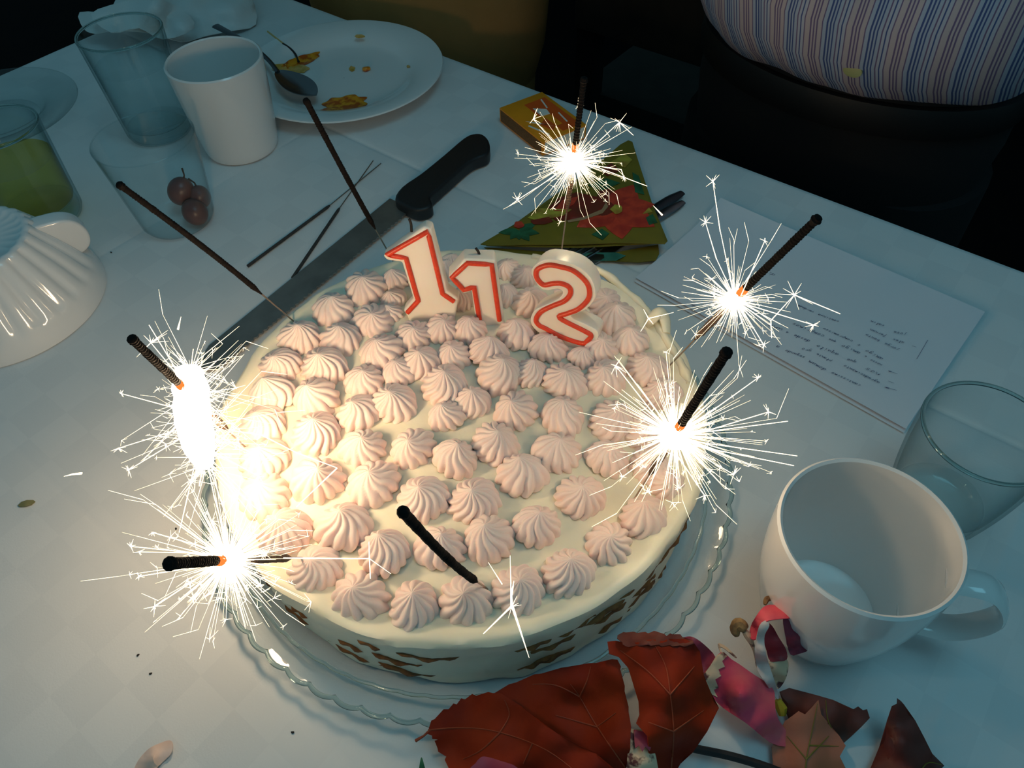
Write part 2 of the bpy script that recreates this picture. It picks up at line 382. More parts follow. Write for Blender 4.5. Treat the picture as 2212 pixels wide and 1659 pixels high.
# ceiling lamp (outside the picture): the room's dim cool light
cl = thing('ceiling_lamp_offscreen', 'flat square ceiling lamp hanging above the table', 'lamp', (.35, .05, 1.62))
MB().add(box((.35, .05, 1.66), (.66, .66, .06))).build('housing', 'lampbody', cl, smooth=False)
MB().add(box((.35, .05, 1.625), (.6, .6, .01))).build('diffuser_offscreen', 'lamp', cl, smooth=False)
MB().add(tube([(.35, .05, 1.69), (.35, .05, 1.9)], .01)).build('rod', 'lampbody', cl)
# ------------------------------------------------------------------ cake on its glass platter
CX, CY, CR, CH = -.0317, .2897, .150, .0684; TOPZ = .0640; CC = Vector((CX, CY, 0))
def platter():
    t = thing('glass_platter', 'clear glass cake platter with scalloped wavy rim under the cake', 'platter', (CX, CY, 0))
    NS = 66; R = .1755
    def scal(a, r, z, i):
        k = max(0, (r-.150)/(R-.150)); return r-.0021*k*(1-abs(math.sin(NS*a/2)))
    prof = [(.0005, .003), (.06, .003), (.115, .003), (.132, .0045), (.147, .010), (.158, .0155), (.166, .0178), (.1728, .0186)]
    low = [(.1728, .0178), (.166, .0148), (.156, .0115), (.145, .006), (.130, .0012), (.115, .0), (.06, .0), (.0005, .0)]
    MB().add(lathe(prof, NS*8, CC, scal)).add(lathe(low, NS*8, CC, scal)).build('dish', 'plateglass', t, origin=(CX, CY, 0))
    ring = []
    for q in range(11):
        a = 2*PI*q/10; ring.append((.1736+.0014*math.cos(a), .0182+.0013*math.sin(a)))
    def scal2(a, r, z, i): return r-.0021*(1-abs(math.sin(NS*a/2))**.8)
    MB().add(lathe(ring, NS*10, CC, scal2)).build('rim', 'platteredge', t, origin=(CX, CY, 0))
    ring = [(.1585+.0011*math.cos(2*PI*q/8), .0158+.0009*math.sin(2*PI*q/8)) for q in range(9)]
    MB().add(lathe(ring, NS*4, CC, lambda a, r, z, i: r-.0006*(1-abs(math.sin(NS*a/2))))).build('inner_ridge', 'sglass', t, origin=(CX, CY, 0))
platter()
cake = thing('birthday_cake', 'round cream frosted biscuit layer cake covered with pink piped rosettes', 'cake', (CX, CY, .003))
def cake_body():
    prof = []
    for z in (.003, .008, .014, .020, .026, .032, .038, .044, .050, .056, .061, .0650): prof.append((CR-.004+.004*(z/.065), z))
    prof += [(CR-.0006, .0675), (CR-.003, CH+.0004), (CR-.007, CH), (CR-.012, CH-.0022), (CR-.018, TOPZ)]
    r = CR-.024
    while r > .004: prof.append((r, TOPZ)); r -= .006
    prof.append((.0005, TOPZ)); seg = 180; v, f = lathe(prof, seg, CC)
    for i, p in enumerate(v):
        d = Vector((p.x-CX, p.y-CY, 0)); rr = d.length
        if rr < .002: continue
        dn = d/rr; nz = noise.noise(p*38)*.6+noise.noise(p*95)*.4
        if rr > CR-.006 and p.z < CH-.001: p += dn*(.0024*nz+.0016*noise.noise(Vector((math.atan2(d.y, d.x)*9, p.z*190, 3))))
        else: p.z += .0014*nz; p += dn*(.003*noise.noise(Vector((math.atan2(d.y, d.x)*5, 1, 8))) if rr > CR-.02 else 0)
    # a tongue of cream standing up on the far right rim
    return MB().add((v, f)).build('cake_body', 'cream', cake)
cake_body()
lump = MB()
rp = catmull([U(x, y, CH-.001) for x, y in ((1150,556),(1230,570),(1300,588),(1350,628),(1400,674),(1440,735),(1468,782),(1490,830))], 6)
lump.add(tube(rp, [.0028+.0016*noise.noise(Vector((i*.45, 2, 2))) for i in range(len(rp))], 10, flat=1.1))
tp = catmull([U(1398, 700, CH-.002), U(1408, 690, CH+.004), U(1424, 676, CH+.008), U(1436, 690, CH+.005), U(1440, 720, CH+.001)], 5)
lump.add(tube(tp, [.003+.002*math.sin(PI*i/(len(tp)-1))+.0006*noise.noise(Vector((i*.8, 1, 1))) for i in range(len(tp))], 10, flat=.6))
lump.build('cream_swirl', 'cream', cake)
# biscuit layers showing through the side
rnd = random.Random(5)
def biscuit(ang, z, half, h):
    v = []; f = []; n = 15
    for k in range(n):
        t = -1+2*k/(n-1); a = ang+half*t; hh = h*(1-t*t)**1.15*(1+.3*math.sin(7*t+ang*9))+.00010; zz = z+.0022*math.sin(2.2*t+ang*5)
        Rb = CR-.004+.004*z/.065; out = Rb-.0006+.0022*(1-t*t)+.0007*math.sin(9*t+ang*7)
        for r, dz in ((Rb-.009, hh), (out-.0004, hh*.75), (out, 0), (out-.0004, -hh*.75), (Rb-.009, -hh)):
            v.append(Vector((CX+r*math.cos(a), CY+r*math.sin(a), zz+dz)))
    for k in range(n-1):
        for j in range(5): f.append((k*5+j, k*5+(j+1) % 5, (k+1)*5+(j+1) % 5, (k+1)*5+j))
    f += [tuple(range(5)), tuple((n-1)*5+j for j in range(5))]
    MB().add((v, f)).build('biscuit_edge', 'biscuit', cake)
ang = -3.05
while ang < .35:
    for z in (.020, .035, .049):
        if rnd.random() < .55:
            biscuit(ang+rnd.uniform(-.05, .05), z+rnd.uniform(-.004, .004), rnd.uniform(.05, .15), rnd.uniform(.0010, .0024))
    ang += .17
# rosettes: centre of each in the photo (pixels) and its width there
ROS = [(787,612,92),(717,661,92),(804,685,88),(643,721,90),(733,726,94),(603,782,90),(697,784,96),(823,753,96),(585,845,98),(681,850,102),(784,816,86),(862,797,82),(850,862,100),
(773,885,92),(563,914,105),(679,928,108),(780,961,100),(565,983,106),(681,1028,112),(804,1037,112),(565,1064,116),(610,1143,118),(737,1132,120),(677,1223,118),(827,1188,116),(775,1281,120),(891,1304,112),
(947,1177,108),(1057,1156,110),(1158,1130,102),(1254,1064,106),(1004,1290,112),(1118,1269,118),(1228,1232,115),(1317,1167,106),(1393,1109,104),(1203,970,105),(1312,983,97),(1216,892,98),(1324,900,104),(1440,1036,84),(1405,1000,88),
(959,824,104),(965,892,80),(1019,862,82),(1115,878,100),(891,959,97),(981,983,98),(1068,950,105),(1127,1019,108),(912,1071,110),(1024,1075,106),(892,717,80),(907,775,88),(954,703,76),(1015,705,76),(979,761,76),
(1053,753,84),(1116,714,86),(1077,800,104),(1144,799,78),(1183,744,84),(849,641,60),(852,600,62),(965,578,64),(1098,576,62),(1133,591,66),(1145,645,76),(1092,632,62),(995,640,64),(843,672,54),(1306,645,76),(1333,681,88),(1364,728,86),(1294,743,82),
(1221,815,95),(1310,808,92),(1402,790,92),(1432,845,84),(1257,768,60),(1228,640,72),(1262,690,64),(975,551,62),(910,600,62),(1030,575,60),(1195,588,62),(1255,605,62),(1395,925,92),(1205,690,66)]
def rosette_mesh(k):
    rd = random.Random(100+k); n = rd.choice((11, 12, 13, 14)); tw = rd.choice((-1, 1))*rd.uniform(.25, .95); NU, NV = 104, 17
    v = []; f = []; tip = Vector((rd.uniform(-.12, .12), rd.uniform(-.12, .12), 0)); amp = rd.uniform(.155, .21); sw = rd.uniform(1.6, 2.6)
    for j in range(NV):
        t = j/(NV-1)
        r = (1-t**1.75)**.72*(1-.10*(1-t)**3) if t < 1 else 0; z = 1.0*t**.92 + (.10*max(0, t-.86)/.14 if t > .86 else 0)
        r = max(r, .012) if j < NV-1 else .004
        for i in range(NU):
            a = 2*PI*i/NU; ph = n*(a+tw*t*sw*.5+.10*math.sin(t*7+k))/2
            rid = abs(math.sin(ph))**.75-.55
            am = amp*(.35+.65*min(1, (1-t)*1.6))*min(1, r*2.2)
            irr = .05*math.sin(2*a+k)+.04*math.sin(3*a+2*k)
            rr = r*(1+irr*(1-t))+rid*am*(1+.5*math.sin(a*5+k*1.7)*(1-t))
            p = Vector((rr*math.cos(a), rr*math.sin(a), z+rid*am*.45*t))+tip*t*t
            v.append(p)
    for j in range(NV-1):
        for i in range(NU): i2 = (i+1) % NU; f.append((j*NU+i, j*NU+i2, (j+1)*NU+i2, (j+1)*NU+i))
    f.append(tuple((NV-1)*NU+i for i in range(NU)))
    me = bpy.data.meshes.new('cream_rosette'); me.from_pydata([tuple(p) for p in v], [], f); me.materials.append(M['rosette'])
    for p in me.polygons: p.use_smooth = True
    return me
RM = [rosette_mesh(k) for k in range(9)]
rnd = random.Random(11)
for i, (px, py, wd) in enumerate(ROS):
    r = wd/2*pxm(U(px, py, TOPZ+.007)); H = r*rnd.uniform(.95, 1.2); P = U(px, py, TOPZ+H*.42)
    d = Vector((P.x-CX, P.y-CY)); 
    if d.length > CR-.012-r*.3: d = d.normalized()*(CR-.012-r*.3)
    o = bpy.data.objects.new('cream_rosette', RM[i % 9]); COL.objects.link(o); o.parent = cake
    o.location = Vector((CX+d.x, CY+d.y, TOPZ-.0012))-WORLDLOC[cake.name]
    o.scale = (r*rnd.uniform(1.0, 1.12), r*rnd.uniform(1.0, 1.12), H)
    o.rotation_euler = (rnd.gauss(0, .11), rnd.gauss(0, .11), rnd.uniform(0, 6.28))
# ------------------------------------------------------------------ number candles
def candle(label, front_px, base_px, yaw, tilt, thick, strokes, wick=None, rs=.0017):
    B = U(base_px[0], base_px[1], TOPZ+.004); N = Vector((math.sin(yaw)*math.cos(tilt), -math.cos(yaw)*math.cos(tilt), math.sin(tilt)))
    t = thing('number_candle', label, 'candle', (B.x, B.y, TOPZ-.01))
    fr = [onplane(x, y, B, N) for x, y in front_px]; bk = [p-N*thick for p in fr]
    # the foot goes on down into the cake
    body = bevel(MB().add(prism(fr, bk)).build('candle_body', 'wax', t, smooth=True), .0018, 3, 25)
    for st, closed in strokes:
        pts = [onplane(x, y, B, N)+N*.0002 for x, y in st]; path = catmull(pts, 5, closed) if len(st) > 9 and closed else pts
        if closed: path = path+[path[0], path[1]]
        elif len(st) <= 9:
            q = []
            for i in range(len(path)-1): q += [path[i].lerp(path[i+1], k/4) for k in range(4)]
            path = q+[path[-1]]
        MB().add(tube(path, rs, 10)).build('red_outline', 'redwax', body)
    if wick:
        W = [onplane(x, y, B-N*thick*.5, N) for x, y in wick]
        MB().add(tube(catmull(W, 4), [.0009]*(len(W)*4-3), 7)).build('wick', 'black', body)
    return t
candle('tallest red-outlined number one candle, leaning, with a straight black wick',
       [(827,553),(916,489),(931,494),(944,545),(966,628),(991,646),(986,668),(982,696),(888,704),(880,684),(871,671),(893,646),(889,634),(868,567),(836,563)], (930,684), -.08, .20, .0105,
       [([(880,675),(904,649),(900,638),(877,557),(836,550),(924,500),(934,541),(956,634),(981,651)], False)], [(889,500),(888,484),(884,473)])
candle('shorter red-outlined number one candle with a melted top between the other two candles',
       [(968,600),(1004,559),(1070,562),(1074,580),(1092,712),(1030,712),(1019,629),(1002,636)], (1058,692), .03, .20, .0145,
       [([(1036,690),(1024,619),(1002,626),(976,599),(1010,568),(1062,571),(1079,692)], False)], [(1037,556),(1034,545),(1028,536)])
c3 = candle('red-outlined number two candle with a chipped melted top', catmull([(1148,592,0),(1158,571,0),(1186,560,0),(1240,571,0),(1276,600,0),(1286,640,0),(1266,668,0),(1232,684,0),(1268,702,0),(1292,718,0),(1284,744,0),(1256,758,0),(1205,742,0),(1160,716,0),(1146,694,0),(1154,672,0),(1180,658,0),(1206,646,0),(1216,632,0),(1204,624,0),(1172,626,0)], 3, True)
            and [(p.x, p.y) for p in catmull([(1148,592,0),(1158,571,0),(1186,560,0),(1240,571,0),(1276,600,0),(1286,640,0),(1266,668,0),(1232,684,0),(1268,702,0),(1292,718,0),(1284,744,0),(1256,758,0),(1205,742,0),(1160,716,0),(1146,694,0),(1154,672,0),(1180,658,0),(1206,646,0),(1216,632,0),(1204,624,0),(1172,626,0)], 3, True)],
            (1256,745), -.38, .18, .014,
            [([(1257,741),(1270,735),(1277,724),(1262,714),(1209,686),(1225,677),(1248,668),(1268,650),(1274,632),(1267,609),(1240,585),(1212,576),(1186,572),(1163,580),(1158,592),(1163,605),(1176,615),(1195,612),(1213,612),(1230,620),(1232,635),(1219,650),(1195,660),(1169,673),(1158,690),(1165,702),(1179,709),(1213,727)], True)])
# ------------------------------------------------------------------ sparklers
def needle(mb, a, b, r0, r1):
    a = Vector(a); b = Vector(b); t = (b-a)
    if t.length < 1e-6: return
    t.normalize(); x = t.cross(Vector((.3, .5, .8))).normalized(); y = t.cross(x); k = len(mb.v)
    for P, r in ((a, r0), (b, r1)):
        for q in range(3): an = 2*PI*q/3; mb.v.append(P+x*r*math.cos(an)+y*r*math.sin(an))
    for q in range(3): q2 = (q+1) % 3; mb.f.append((k+q, k+q2, k+3+q2, k+3+q))
    mb.f += [(k, k+2, k+1), (k+3, k+4, k+5)]; mb.mi += [0]*5
def rdir(rd):
    while True:
        v = Vector((rd.uniform(-1, 1), rd.uniform(-1, 1), rd.uniform(-1, 1)))
        if .1 < v.length < 1: return v.normalized()
def star(mb, P, size, rd, n=6, r=.00022):
    for _ in range(n): needle(mb, P, P+rdir(rd)*size*rd.uniform(.4, 1), r, .00004)
def lump_core(mb, path, rad, rd):
    """white-hot burning head: lumpy sleeve along a path"""
    n = len(path); seg = 14; k0 = len(mb.v)
    v, f = tube(path, rad, seg)
    mb.add(([p+rdir(rd)*.0007 for p in v], f))
def sparkler(label, base_px, tip_px, tipz, coat_frac, hot_px=None, coat_r=.0019, group=None, bent=0, seed=1, burst=None, zc=None, extra=(), stretch=None, nburst=170, rb=.035):
    B = U(base_px[0], base_px[1], TOPZ+.006); T = U(tip_px[0], tip_px[1], tipz); D = (T-B).normalized(); L = (T-B).length
    t = thing('sparkler', label, 'sparkler', B-D*.035, group); rd = random.Random(seed)
    side = D.cross(Vector((0, 0, 1))).normalized(); side2 = side.cross(D)
    def at(s):
        q = s/L; return B+D*s+(side*.6+side2*.8)*bent*math.sin(PI*max(0, q))*L
    MB().add(tube([at(-.03), at(0), at(L*.25), at(L*.5), at(L*.97)], .00055, 8)).build('wire', 'wire', t)
    s0 = coat_frac*L; n = 130; hot = None
    if hot_px:
        hot = min((i/200*L for i in range(201)), key=lambda s: (Vector(proj(at(s)))-Vector(hot_px)).length)
    def coating(a, b, name, m, taper, bead):
        path = []; rad = []
        for i in range(n+1):
            s = a+(b-a)*i/n; path.append(at(s)); r = coat_r*(.94+.09*math.sin(s*3300)+.08*noise.noise(Vector((s*300, seed*3.3, 0)))+.06*noise.noise(Vector((s*900, seed*3.3, 5))))
            if taper: r *= min(1, .25+(s-a)/.012)
            if bead and s > L-.0035: r *= 1.0+.25*math.sin(PI*(s-L+.0035)/.0035)
            rad.append(r)
        path.append(at(b+.0006)); rad.append(rad[-1]*.5)
        MB().add(tube(path, rad, 10)).build(name, m, t)
    if hot is None: coating(s0, L, 'burnt_coating', 'coat', True, True)
    else:
        coating(hot+.003, L, 'burnt_coating', 'coat', False, True)
        if s0 < hot-.006: coating(s0, hot-.003, 'unburnt_coating', 'freshcoat', True, False)
        MB().add(tube([at(hot+.0025), at(hot+.008), at(hot+.012)], [coat_r*1.08, coat_r*1.12, coat_r*1.02], 10)).build('ember', 'ember', t)
        H = at(hot); k = pxm(H)
        mb = MB()
        if stretch:
            pts = [onplane(x, y, H, FWD) for x, y, r in stretch]; lump_core(mb, catmull(pts, 3), [q for i in range(len(stretch)-1) for q in [stretch[i][2]*k*(1-j/3)+stretch[i+1][2]*k*j/3 for j in range(3)]]+[stretch[-1][2]*k], rd)
        else:
            cr = rb*.175; pts = [H+D*cr*x for x in (-1.25, -1.05, -.6, 0, .6, 1.05, 1.25)]; lump_core(mb, pts, [cr*.15, cr*.5, cr*.9, cr, cr*.9, cr*.5, cr*.15], rd)
        hdo = mb.build('burning_head', 'core2' if seed in (6, 7) else 'core', t)
        mb = MB()
        for i in range(nburst):
            d = rdir(rd); d = (d-D*d.dot(D)*.45).normalized(); ln = rb*(.30+.85*rd.random()**2.2)
            a = H+d*rb*.12
            if stretch:
                q = rd.random(); a = pts[0].lerp(pts[-1], q)+d*.003
            b = a+d*ln+Vector((0, 0, -.05*ln*rd.random())); r = rd.uniform(.00007, .00016)
            needle(mb, a, b, r*1.5, r*.35)
            if rd.random() < .26:
                star(mb, b, rd.uniform(.0020, .0055), rd, rd.randint(3, 6), .00012)
            elif rd.random() < .35:
                c = b+(d+rdir(rd)*.9).normalized()*ln*.35; needle(mb, b, c, r, .00005)
        for i in range(190):
            d = rdir(rd); q = rd.random(); a = pts[0].lerp(pts[-1], q) if stretch else H
            needle(mb, a, a+d*rb*rd.uniform(.20, .42), .00026, .00006)
        for poly, st in extra:
            pp = [onplane(x, y, H-FWD*rd.uniform(-.01, .02), FWD) for x, y in poly]
            for i in range(len(pp)-1): needle(mb, pp[i], pp[i+1], .00030, .00018)
            if st: star(mb, pp[-1], st*k, rd, 8, .00022)
        s = mb.build('spark_burst', 'spark', hdo, smooth=False); s['kind'] = 'stuff'
    return t
GB = 'sparklers stuck in the cake'
sparkler('burnt-out black sparkler leaning over the clear cup of grapes', (632,692), (255,397), .205, .22, seed=1, group=GB, bent=.012)
sparkler('burnt-out black sparkler behind the tallest number one candle, leaning towards the spoon', (835,538), (660,215), .21, .17, seed=2, group=GB, bent=-.01)
sparkler('lit sparkler burning behind the number two candle, in front of the poinsettia napkin', (1208,580), (1262,168), .215, .34, (1240,347), seed=3, group=GB, nburst=210, rb=.034,
         extra=[([(1225,362),(1160,405),(1118,432)], 30), ([(1118,432),(1100,445)], 0), ([(1262,335),(1338,264)], 34), ([(1338,264),(1368,292)], 0), ([(1246,330),(1253,226)], 14), ([(1230,345),(1152,257)], 26), ([(1265,352),(1398,402)], 0), ([(1265,355),(1342,366),(1348,384)], 10)])
sparkler('lit sparkler burning above the handwritten paper', (1450,786), (1768,470), .21, .21, (1590,652), seed=4, coat_r=.0022, group=GB, nburst=170, rb=.030, bent=.006,
         extra=[([(1585,640),(1548,560),(1524,480)], 20), ([(1585,640),(1556,500),(1540,392)], 22), ([(1600,640),(1652,520)], 14), ([(1610,655),(1665,693),(1716,637)], 44), ([(1716,637),(1815,678)], 0), ([(1620,660),(1757,702)], 26), ([(1610,680),(1650,745)], 20), ([(1665,693),(1667,730)], 0), ([(1690,540),(1765,478)], 0)])
sparkler('lit sparkler burning above the cake rim on the side of the large white mug', (1372,1075), (1572,757), .215, .2, (1458,940), seed=5, coat_r=.0021, group=GB, nburst=260, rb=.038,
         extra=[([(1460,955),(1715,1006)], 0), ([(1470,950),(1722,985)], 0), ([(1470,940),(1702,910)], 0), ([(1480,930),(1638,816)], 16), ([(1440,930),(1330,790)], 30), ([(1440,960),(1345,1030)], 18), ([(1460,980),(1522,1070)], 22), ([(1470,960),(1585,1025)], 24), ([(1430,970),(1402,1062)], 18), ([(1480,945),(1660,890)], 20)])
sparkler('lit sparkler with the tallest white flame, burning beside the knife tip', (532,968), (283,730), .21, .2, (405,848), seed=6, coat_r=.0020, group=GB, nburst=250, rb=.036,
         stretch=[(410,788,12), (410,800,26), (412,840,36), (415,890,38), (424,940,36), (436,985,26), (446,1012,10)],
         extra=[([(410,890),(262,850)], 10), ([(410,920),(256,968)], 24), ([(410,935),(278,1015)], 22), ([(400,830),(322,702)], 0), ([(400,830),(326,740)], 44), ([(430,960),(408,1060),(387,1150)], 0), ([(440,960),(462,1070),(488,1160)], 0), ([(445,960),(470,1060),(500,1150)], 0), ([(440,1000),(430,1050)], 0), ([(450,930),(555,985)], 0), ([(440,850),(510,838)], 24), ([(500,930),(565,940),(640,978),(728,1011)], 0), ([(728,1011),(640,1095)], 0), ([(450,970),(560,1030)], 20)])
sparkler('lit sparkler pointing out over the platter rim with its short dark tip level', (658,1205), (362,1218), .205, .14, (492,1206), seed=7, coat_r=.0021, group=GB, nburst=230, rb=.034, bent=.004,
         extra=[([(480,1200),(282,1180)], 16), ([(480,1195),(300,1192)], 14), ([(470,1220),(334,1310)], 38), ([(470,1190),(330,1150)], 10), ([(490,1220),(420,1290)], 16), ([(510,1215),(560,1265)], 14), ([(480,1215),(300,1245)], 12)])
sparkler('burnt-out short black sparkler standing over the front rosettes', (1048,1268), (868,1103), .215, .15, seed=8, coat_r=.0020, group=GB, bent=-.02)
def lying(label, a, b, c):
    P = [U(*q, .002) for q in (a, c, b)]
    t = thing('used_sparkler', label, 'sparkler', (P[0].x, P[0].y, .0), 'used sparklers lying on the cloth')
    n = 30; path = [P[0].lerp(P[1], i/n) for i in range(n+1)]
    MB().add(tube(path, [.0014*(1+.08*noise.noise(Vector((i*.9, a[0], 0)))) for i in range(n)]+[.0009], 9)).build('burnt_coating', 'coat2', t)
    MB().add(tube([P[1]-(P[2]-P[1])*.1, P[2]], .0005, 6)).build('wire', 'wire', t)
lying('used grey sparkler lying on the cloth, the one farther from the knife blade', (535,575), (823,353), (712,444))
lying('used grey sparkler lying on the cloth with its head touching the knife blade', (632,600), (806,347), (733,450))
# loose flying sparks
def loose(label, segs, z, st=None, n=8):
    P0 = U(*segs[0][0], z); mb = MB(); rd = random.Random(len(label))
    for i, (a, b, r0, r1) in enumerate([s if len(s) == 4 else (*s, .0004, .0002) for s in segs]):
        needle(mb, onplane(*a, P0, FWD), onplane(*b, P0, FWD), r0, r1)
    if st: star(mb, onplane(st[0], st[1], P0, FWD), st[2]*pxm(P0), rd, n, .0002)
    tag(mb.build('spark', 'spark', smooth=False), label, 'spark')
loose('large forked white spark in front of the nearest rosettes', [((1106,1310), (1143,1421), .0008, .0001), ((1106,1308), (1044,1369), .0005, .0002), ((1106,1312), (1104,1272), .0008, .0004), ((1105,1285), (1110,1255), .0006, .0001), ((1104,1280), (1102,1200), .0003, .0001), ((1085,1262), (1055,1215), .0003, .0001)], .10, (1106,1310,34))
loose('long straight spark shooting from the sparkler over the front-left rosettes', [((612,1206), (798,1207), .0004, .0003), ((798,1207), (797,1170), .0003, .0001), ((798,1207), (800,1250), .0003, .0002), ((798,1207), (845,1240), .0002, .0001)], .11)
loose('single short spark flying alone over the bare tablecloth', [((177,1022), (158,1024), .0008, .0006), ((158,1024), (138,1029), .0006, .0001)], .06)
loose('small bright spark drop above the knife tip', [((384,712), (391,684), .0007, .0001)], .12)
loose('small star spark above the cream rim near the number two candle', [((1401,688), (1455,675), .0003, .0001), ((1401,688), (1384,716), .0003, .0001), ((1401,688), (1390,668), .0003, .0001), ((1401,688), (1411,700), .0003, .0001)], .12)
loose('spark falling past the cutlery handle beside the poinsettia napkin', [((1431,465), (1411,444), .0007, .0001)], .09)
# ------------------------------------------------------------------ bread knife
def bread_knife():
    t = thing('bread_knife', 'long serrated bread knife with a black handle lying on the cloth', 'knife', U(800, 500, 0))
    a = U(868, 441, .004); b = U(432, 797, .004); D = (a-b); L = D.length; D.normalize(); S = Vector((D.y, -D.x, 0))   # S points to the cutting edge
    w0, w1 = .0145, .0125; n = 96; topf = []; edge = []
    back = [b+D*L*i/24-S*(w1+(w0-w1)*i/24)*(.35+.65*min(1, (i+.001)/2)) for i in range(25)]
    for i in range(n+1):
        s = i/n; w = w1+(w0-w1)*s; p = b+D*L*s
        k = .0016 if (i % 2 and .02 < s < .94) else 0
        edge.append(p+S*(w*(.2+.8*min(1, s/.03))-.0016+k))
    poly = back+list(reversed(edge)); up = Vector((0, 0, .0008))
    MB().add(prism([p+up for p in poly], [p-up for p in poly])).build('blade', 'blade', t, smooth=False)
    H = [(853,428),(868,402),(908,374),(960,332),(1000,298),(1022,288),(1043,289),(1056,303),(1058,322),(1050,334),(1026,343),(1004,358),(968,390),(934,420),(930,428),(934,440),(924,449),(900,453),(874,444)]
    H = [(q.x, q.y) for q in catmull([Vector((x, y, 0)) for x, y in H], 3, True)]
    hp = [U(x, y, .014) for x, y in H]
    bevel(MB().add(prism(hp, [Vector((p.x, p.y, .0005))+(p-U(x, y, .014))*0 for p, (x, y) in zip(hp, H)])).build('handle', 'handle', t), .0030, 3, 50)
bread_knife()
# ------------------------------------------------------------------ crockery helpers
def vessel_profile(r0, r1, h, wall, bot, curve=0.0, n=14, rnd_foot=.004):
    out = []; inn = []
    for i in range(n+1):
        q = i/n; r = r0+(r1-r0)*q+curve*math.sin(PI*q)
        if q == 0: out += [(.0005, 0), (r-rnd_foot, 0), (r-rnd_foot*.3, rnd_foot*.3)]
        else: out.append((r, h*q))
    out.append((r1-wall*.5, h+wall*.45))
    for i in range(n, -1, -1):
        q = i/n; z = max(h*q, bot); r = r0+(r1-r0)*(z/h)+curve*math.sin(PI*z/h)-wall
        if z > bot: inn.append((r, z))
    zb = bot; rb = r0+(r1-r0)*(zb/h)+curve*math.sin(PI*zb/h)-wall
    inn += [(rb-.0015, zb+.0006), (rb-.005, zb), (.0005, zb)]
    return out, inn
def mug(name, label, c, h, r0, r1, wall=.0028, curve=0., handle=None, mats='china'):
    t = thing(name, label, 'mug', c); o, i = vessel_profile(r0, r1, h, wall, .005, curve, 18)
    MB().add(lathe(o+i, 72, c)).build('cup_body', mats, t, origin=c)
    if handle:
        ang, za, zb, out, wd = handle; d = Vector((math.cos(ang), math.sin(ang), 0)); s = Vector((-d.y, d.x, 0)); C = Vector(c)
        def rad(z): return r0+(r1-r0)*z/h+curve*math.sin(PI*z/h)
        ctl = [C+d*(rad(za)-.003)+Vector((0, 0, za)), C+d*(rad(za)+out*.6)+Vector((0, 0, za+.003)), C+d*(rad(za)+out)+Vector((0, 0, (za*.62+zb*.38))), C+d*(rad(zb)+out*.78)+Vector((0, 0, zb+(za-zb)*.10)), C+d*(rad(zb)-.003)+Vector((0, 0, zb))]
        p = catmull(ctl, 8); v = []; f = []; seg = 10
        for k, q in enumerate(p):
            tg = (p[min(k+1, len(p)-1)]-p[max(k-1, 0)]).normalized(); nn = tg.cross(s).normalized()
            for j in range(seg):
                a = 2*PI*j/seg; v.append(q+s*wd*math.cos(a)+nn*.0026*math.sin(a))
        for k in range(len(p)-1):
            for j in range(seg): j2 = (j+1) % seg; f.append((k*seg+j, k*seg+j2, (k+1)*seg+j2, (k+1)*seg+j))
        f += [tuple(range(seg)), tuple((len(p)-1)*seg+j for j in range(seg))]
        MB().add((v, f)).build('handle', mats, t)
    return t
mug('white_mug', 'plain white straight-sided mug standing beside the used dinner plate', (-.2680, .6985, 0), .093, .0365, .0455, curve=.0008)
MR = U(1881, 1152, .096); MR.z = 0; hd = U(2120, 1335, .050)-MR
mug('white_mug', 'large glossy white mug with a wide strap handle beside the fallen petals', MR, .096, .0325, .0452, curve=.0040, handle=(math.atan2(hd.y, hd.x), .076, .026, .030, .0080))
def tumbler(name, label, cat, c, h, r0, r1, wall, bot, m='tglass', base=True, liquid=None, curve=0, lip=True):
    t = thing(name, label, cat, c); o, i = vessel_profile(r0, r1, h, wall, bot, curve, 14, .006)
    MB().add(lathe(o+i, 64, c)).build('glass_wall', m, t, origin=c)
    if lip:
        ring = [(r1-wall*.5+wall*.62*math.cos(2*PI*q/10), h+wall*.25+wall*.62*math.sin(2*PI*q/10)) for q in range(11)]
        MB().add(lathe(ring, 64, c)).build('rim', 'rimglass' if m != 'plastic' else m, t, origin=c)
    if base:
        rb = r0+(r1-r0)*bot/h-wall*.6
        MB().add(lathe([(.0005, .0008), (rb-.006, .0008), (rb-.0025, .003), (rb-.001, bot*.5), (rb-.0015, bot*.85), (rb-.005, bot-.0008), (.0005, bot-.0022)], 48, c)).build('thick_base', 'plastic', t, origin=c)
    if liquid:
        lm, z1 = liquid; rA = r0+(r1-r0)*bot/h-wall-.0004; rB = r0+(r1-r0)*z1/h-wall-.0004
        MB().add(lathe([(.0005, bot+.0004), (rA-.004, bot+.0004), (rA, bot+.003), (rB, z1-.0008), (rB+.0002, z1), (rB-.002, z1-.0006), (.0005, z1-.0006)], 56, c)).build('drink', lm, t, origin=c)
    return t
tumbler('water_glass', 'tall clear glass tumbler part-filled with water beside the white tissue', 'glass', (-.3615, .7335, 0), .106, .0335, .0405, .0022, .013, liquid=('water', .076))
tumbler('plastic_cup', 'clear thin plastic cup holding three dark grapes', 'cup', (-.3040, .5795, 0), .086, .0325, .0430, .0009, .0012, m='plastic', base=False)
tumbler('drink_glass', 'glass tumbler of pale yellow drink beside the upturned fluted cup', 'glass', (-.4330, .5930, 0), .093, .0340, .0372, .0022, .016, liquid=('juice', .062))
tumbler('glass_tumbler', 'empty clear glass tumbler standing behind the large white mug', 'glass', (.2700, .2445, 0), .082, .0285, .0368, .0020, .012, curve=.002)
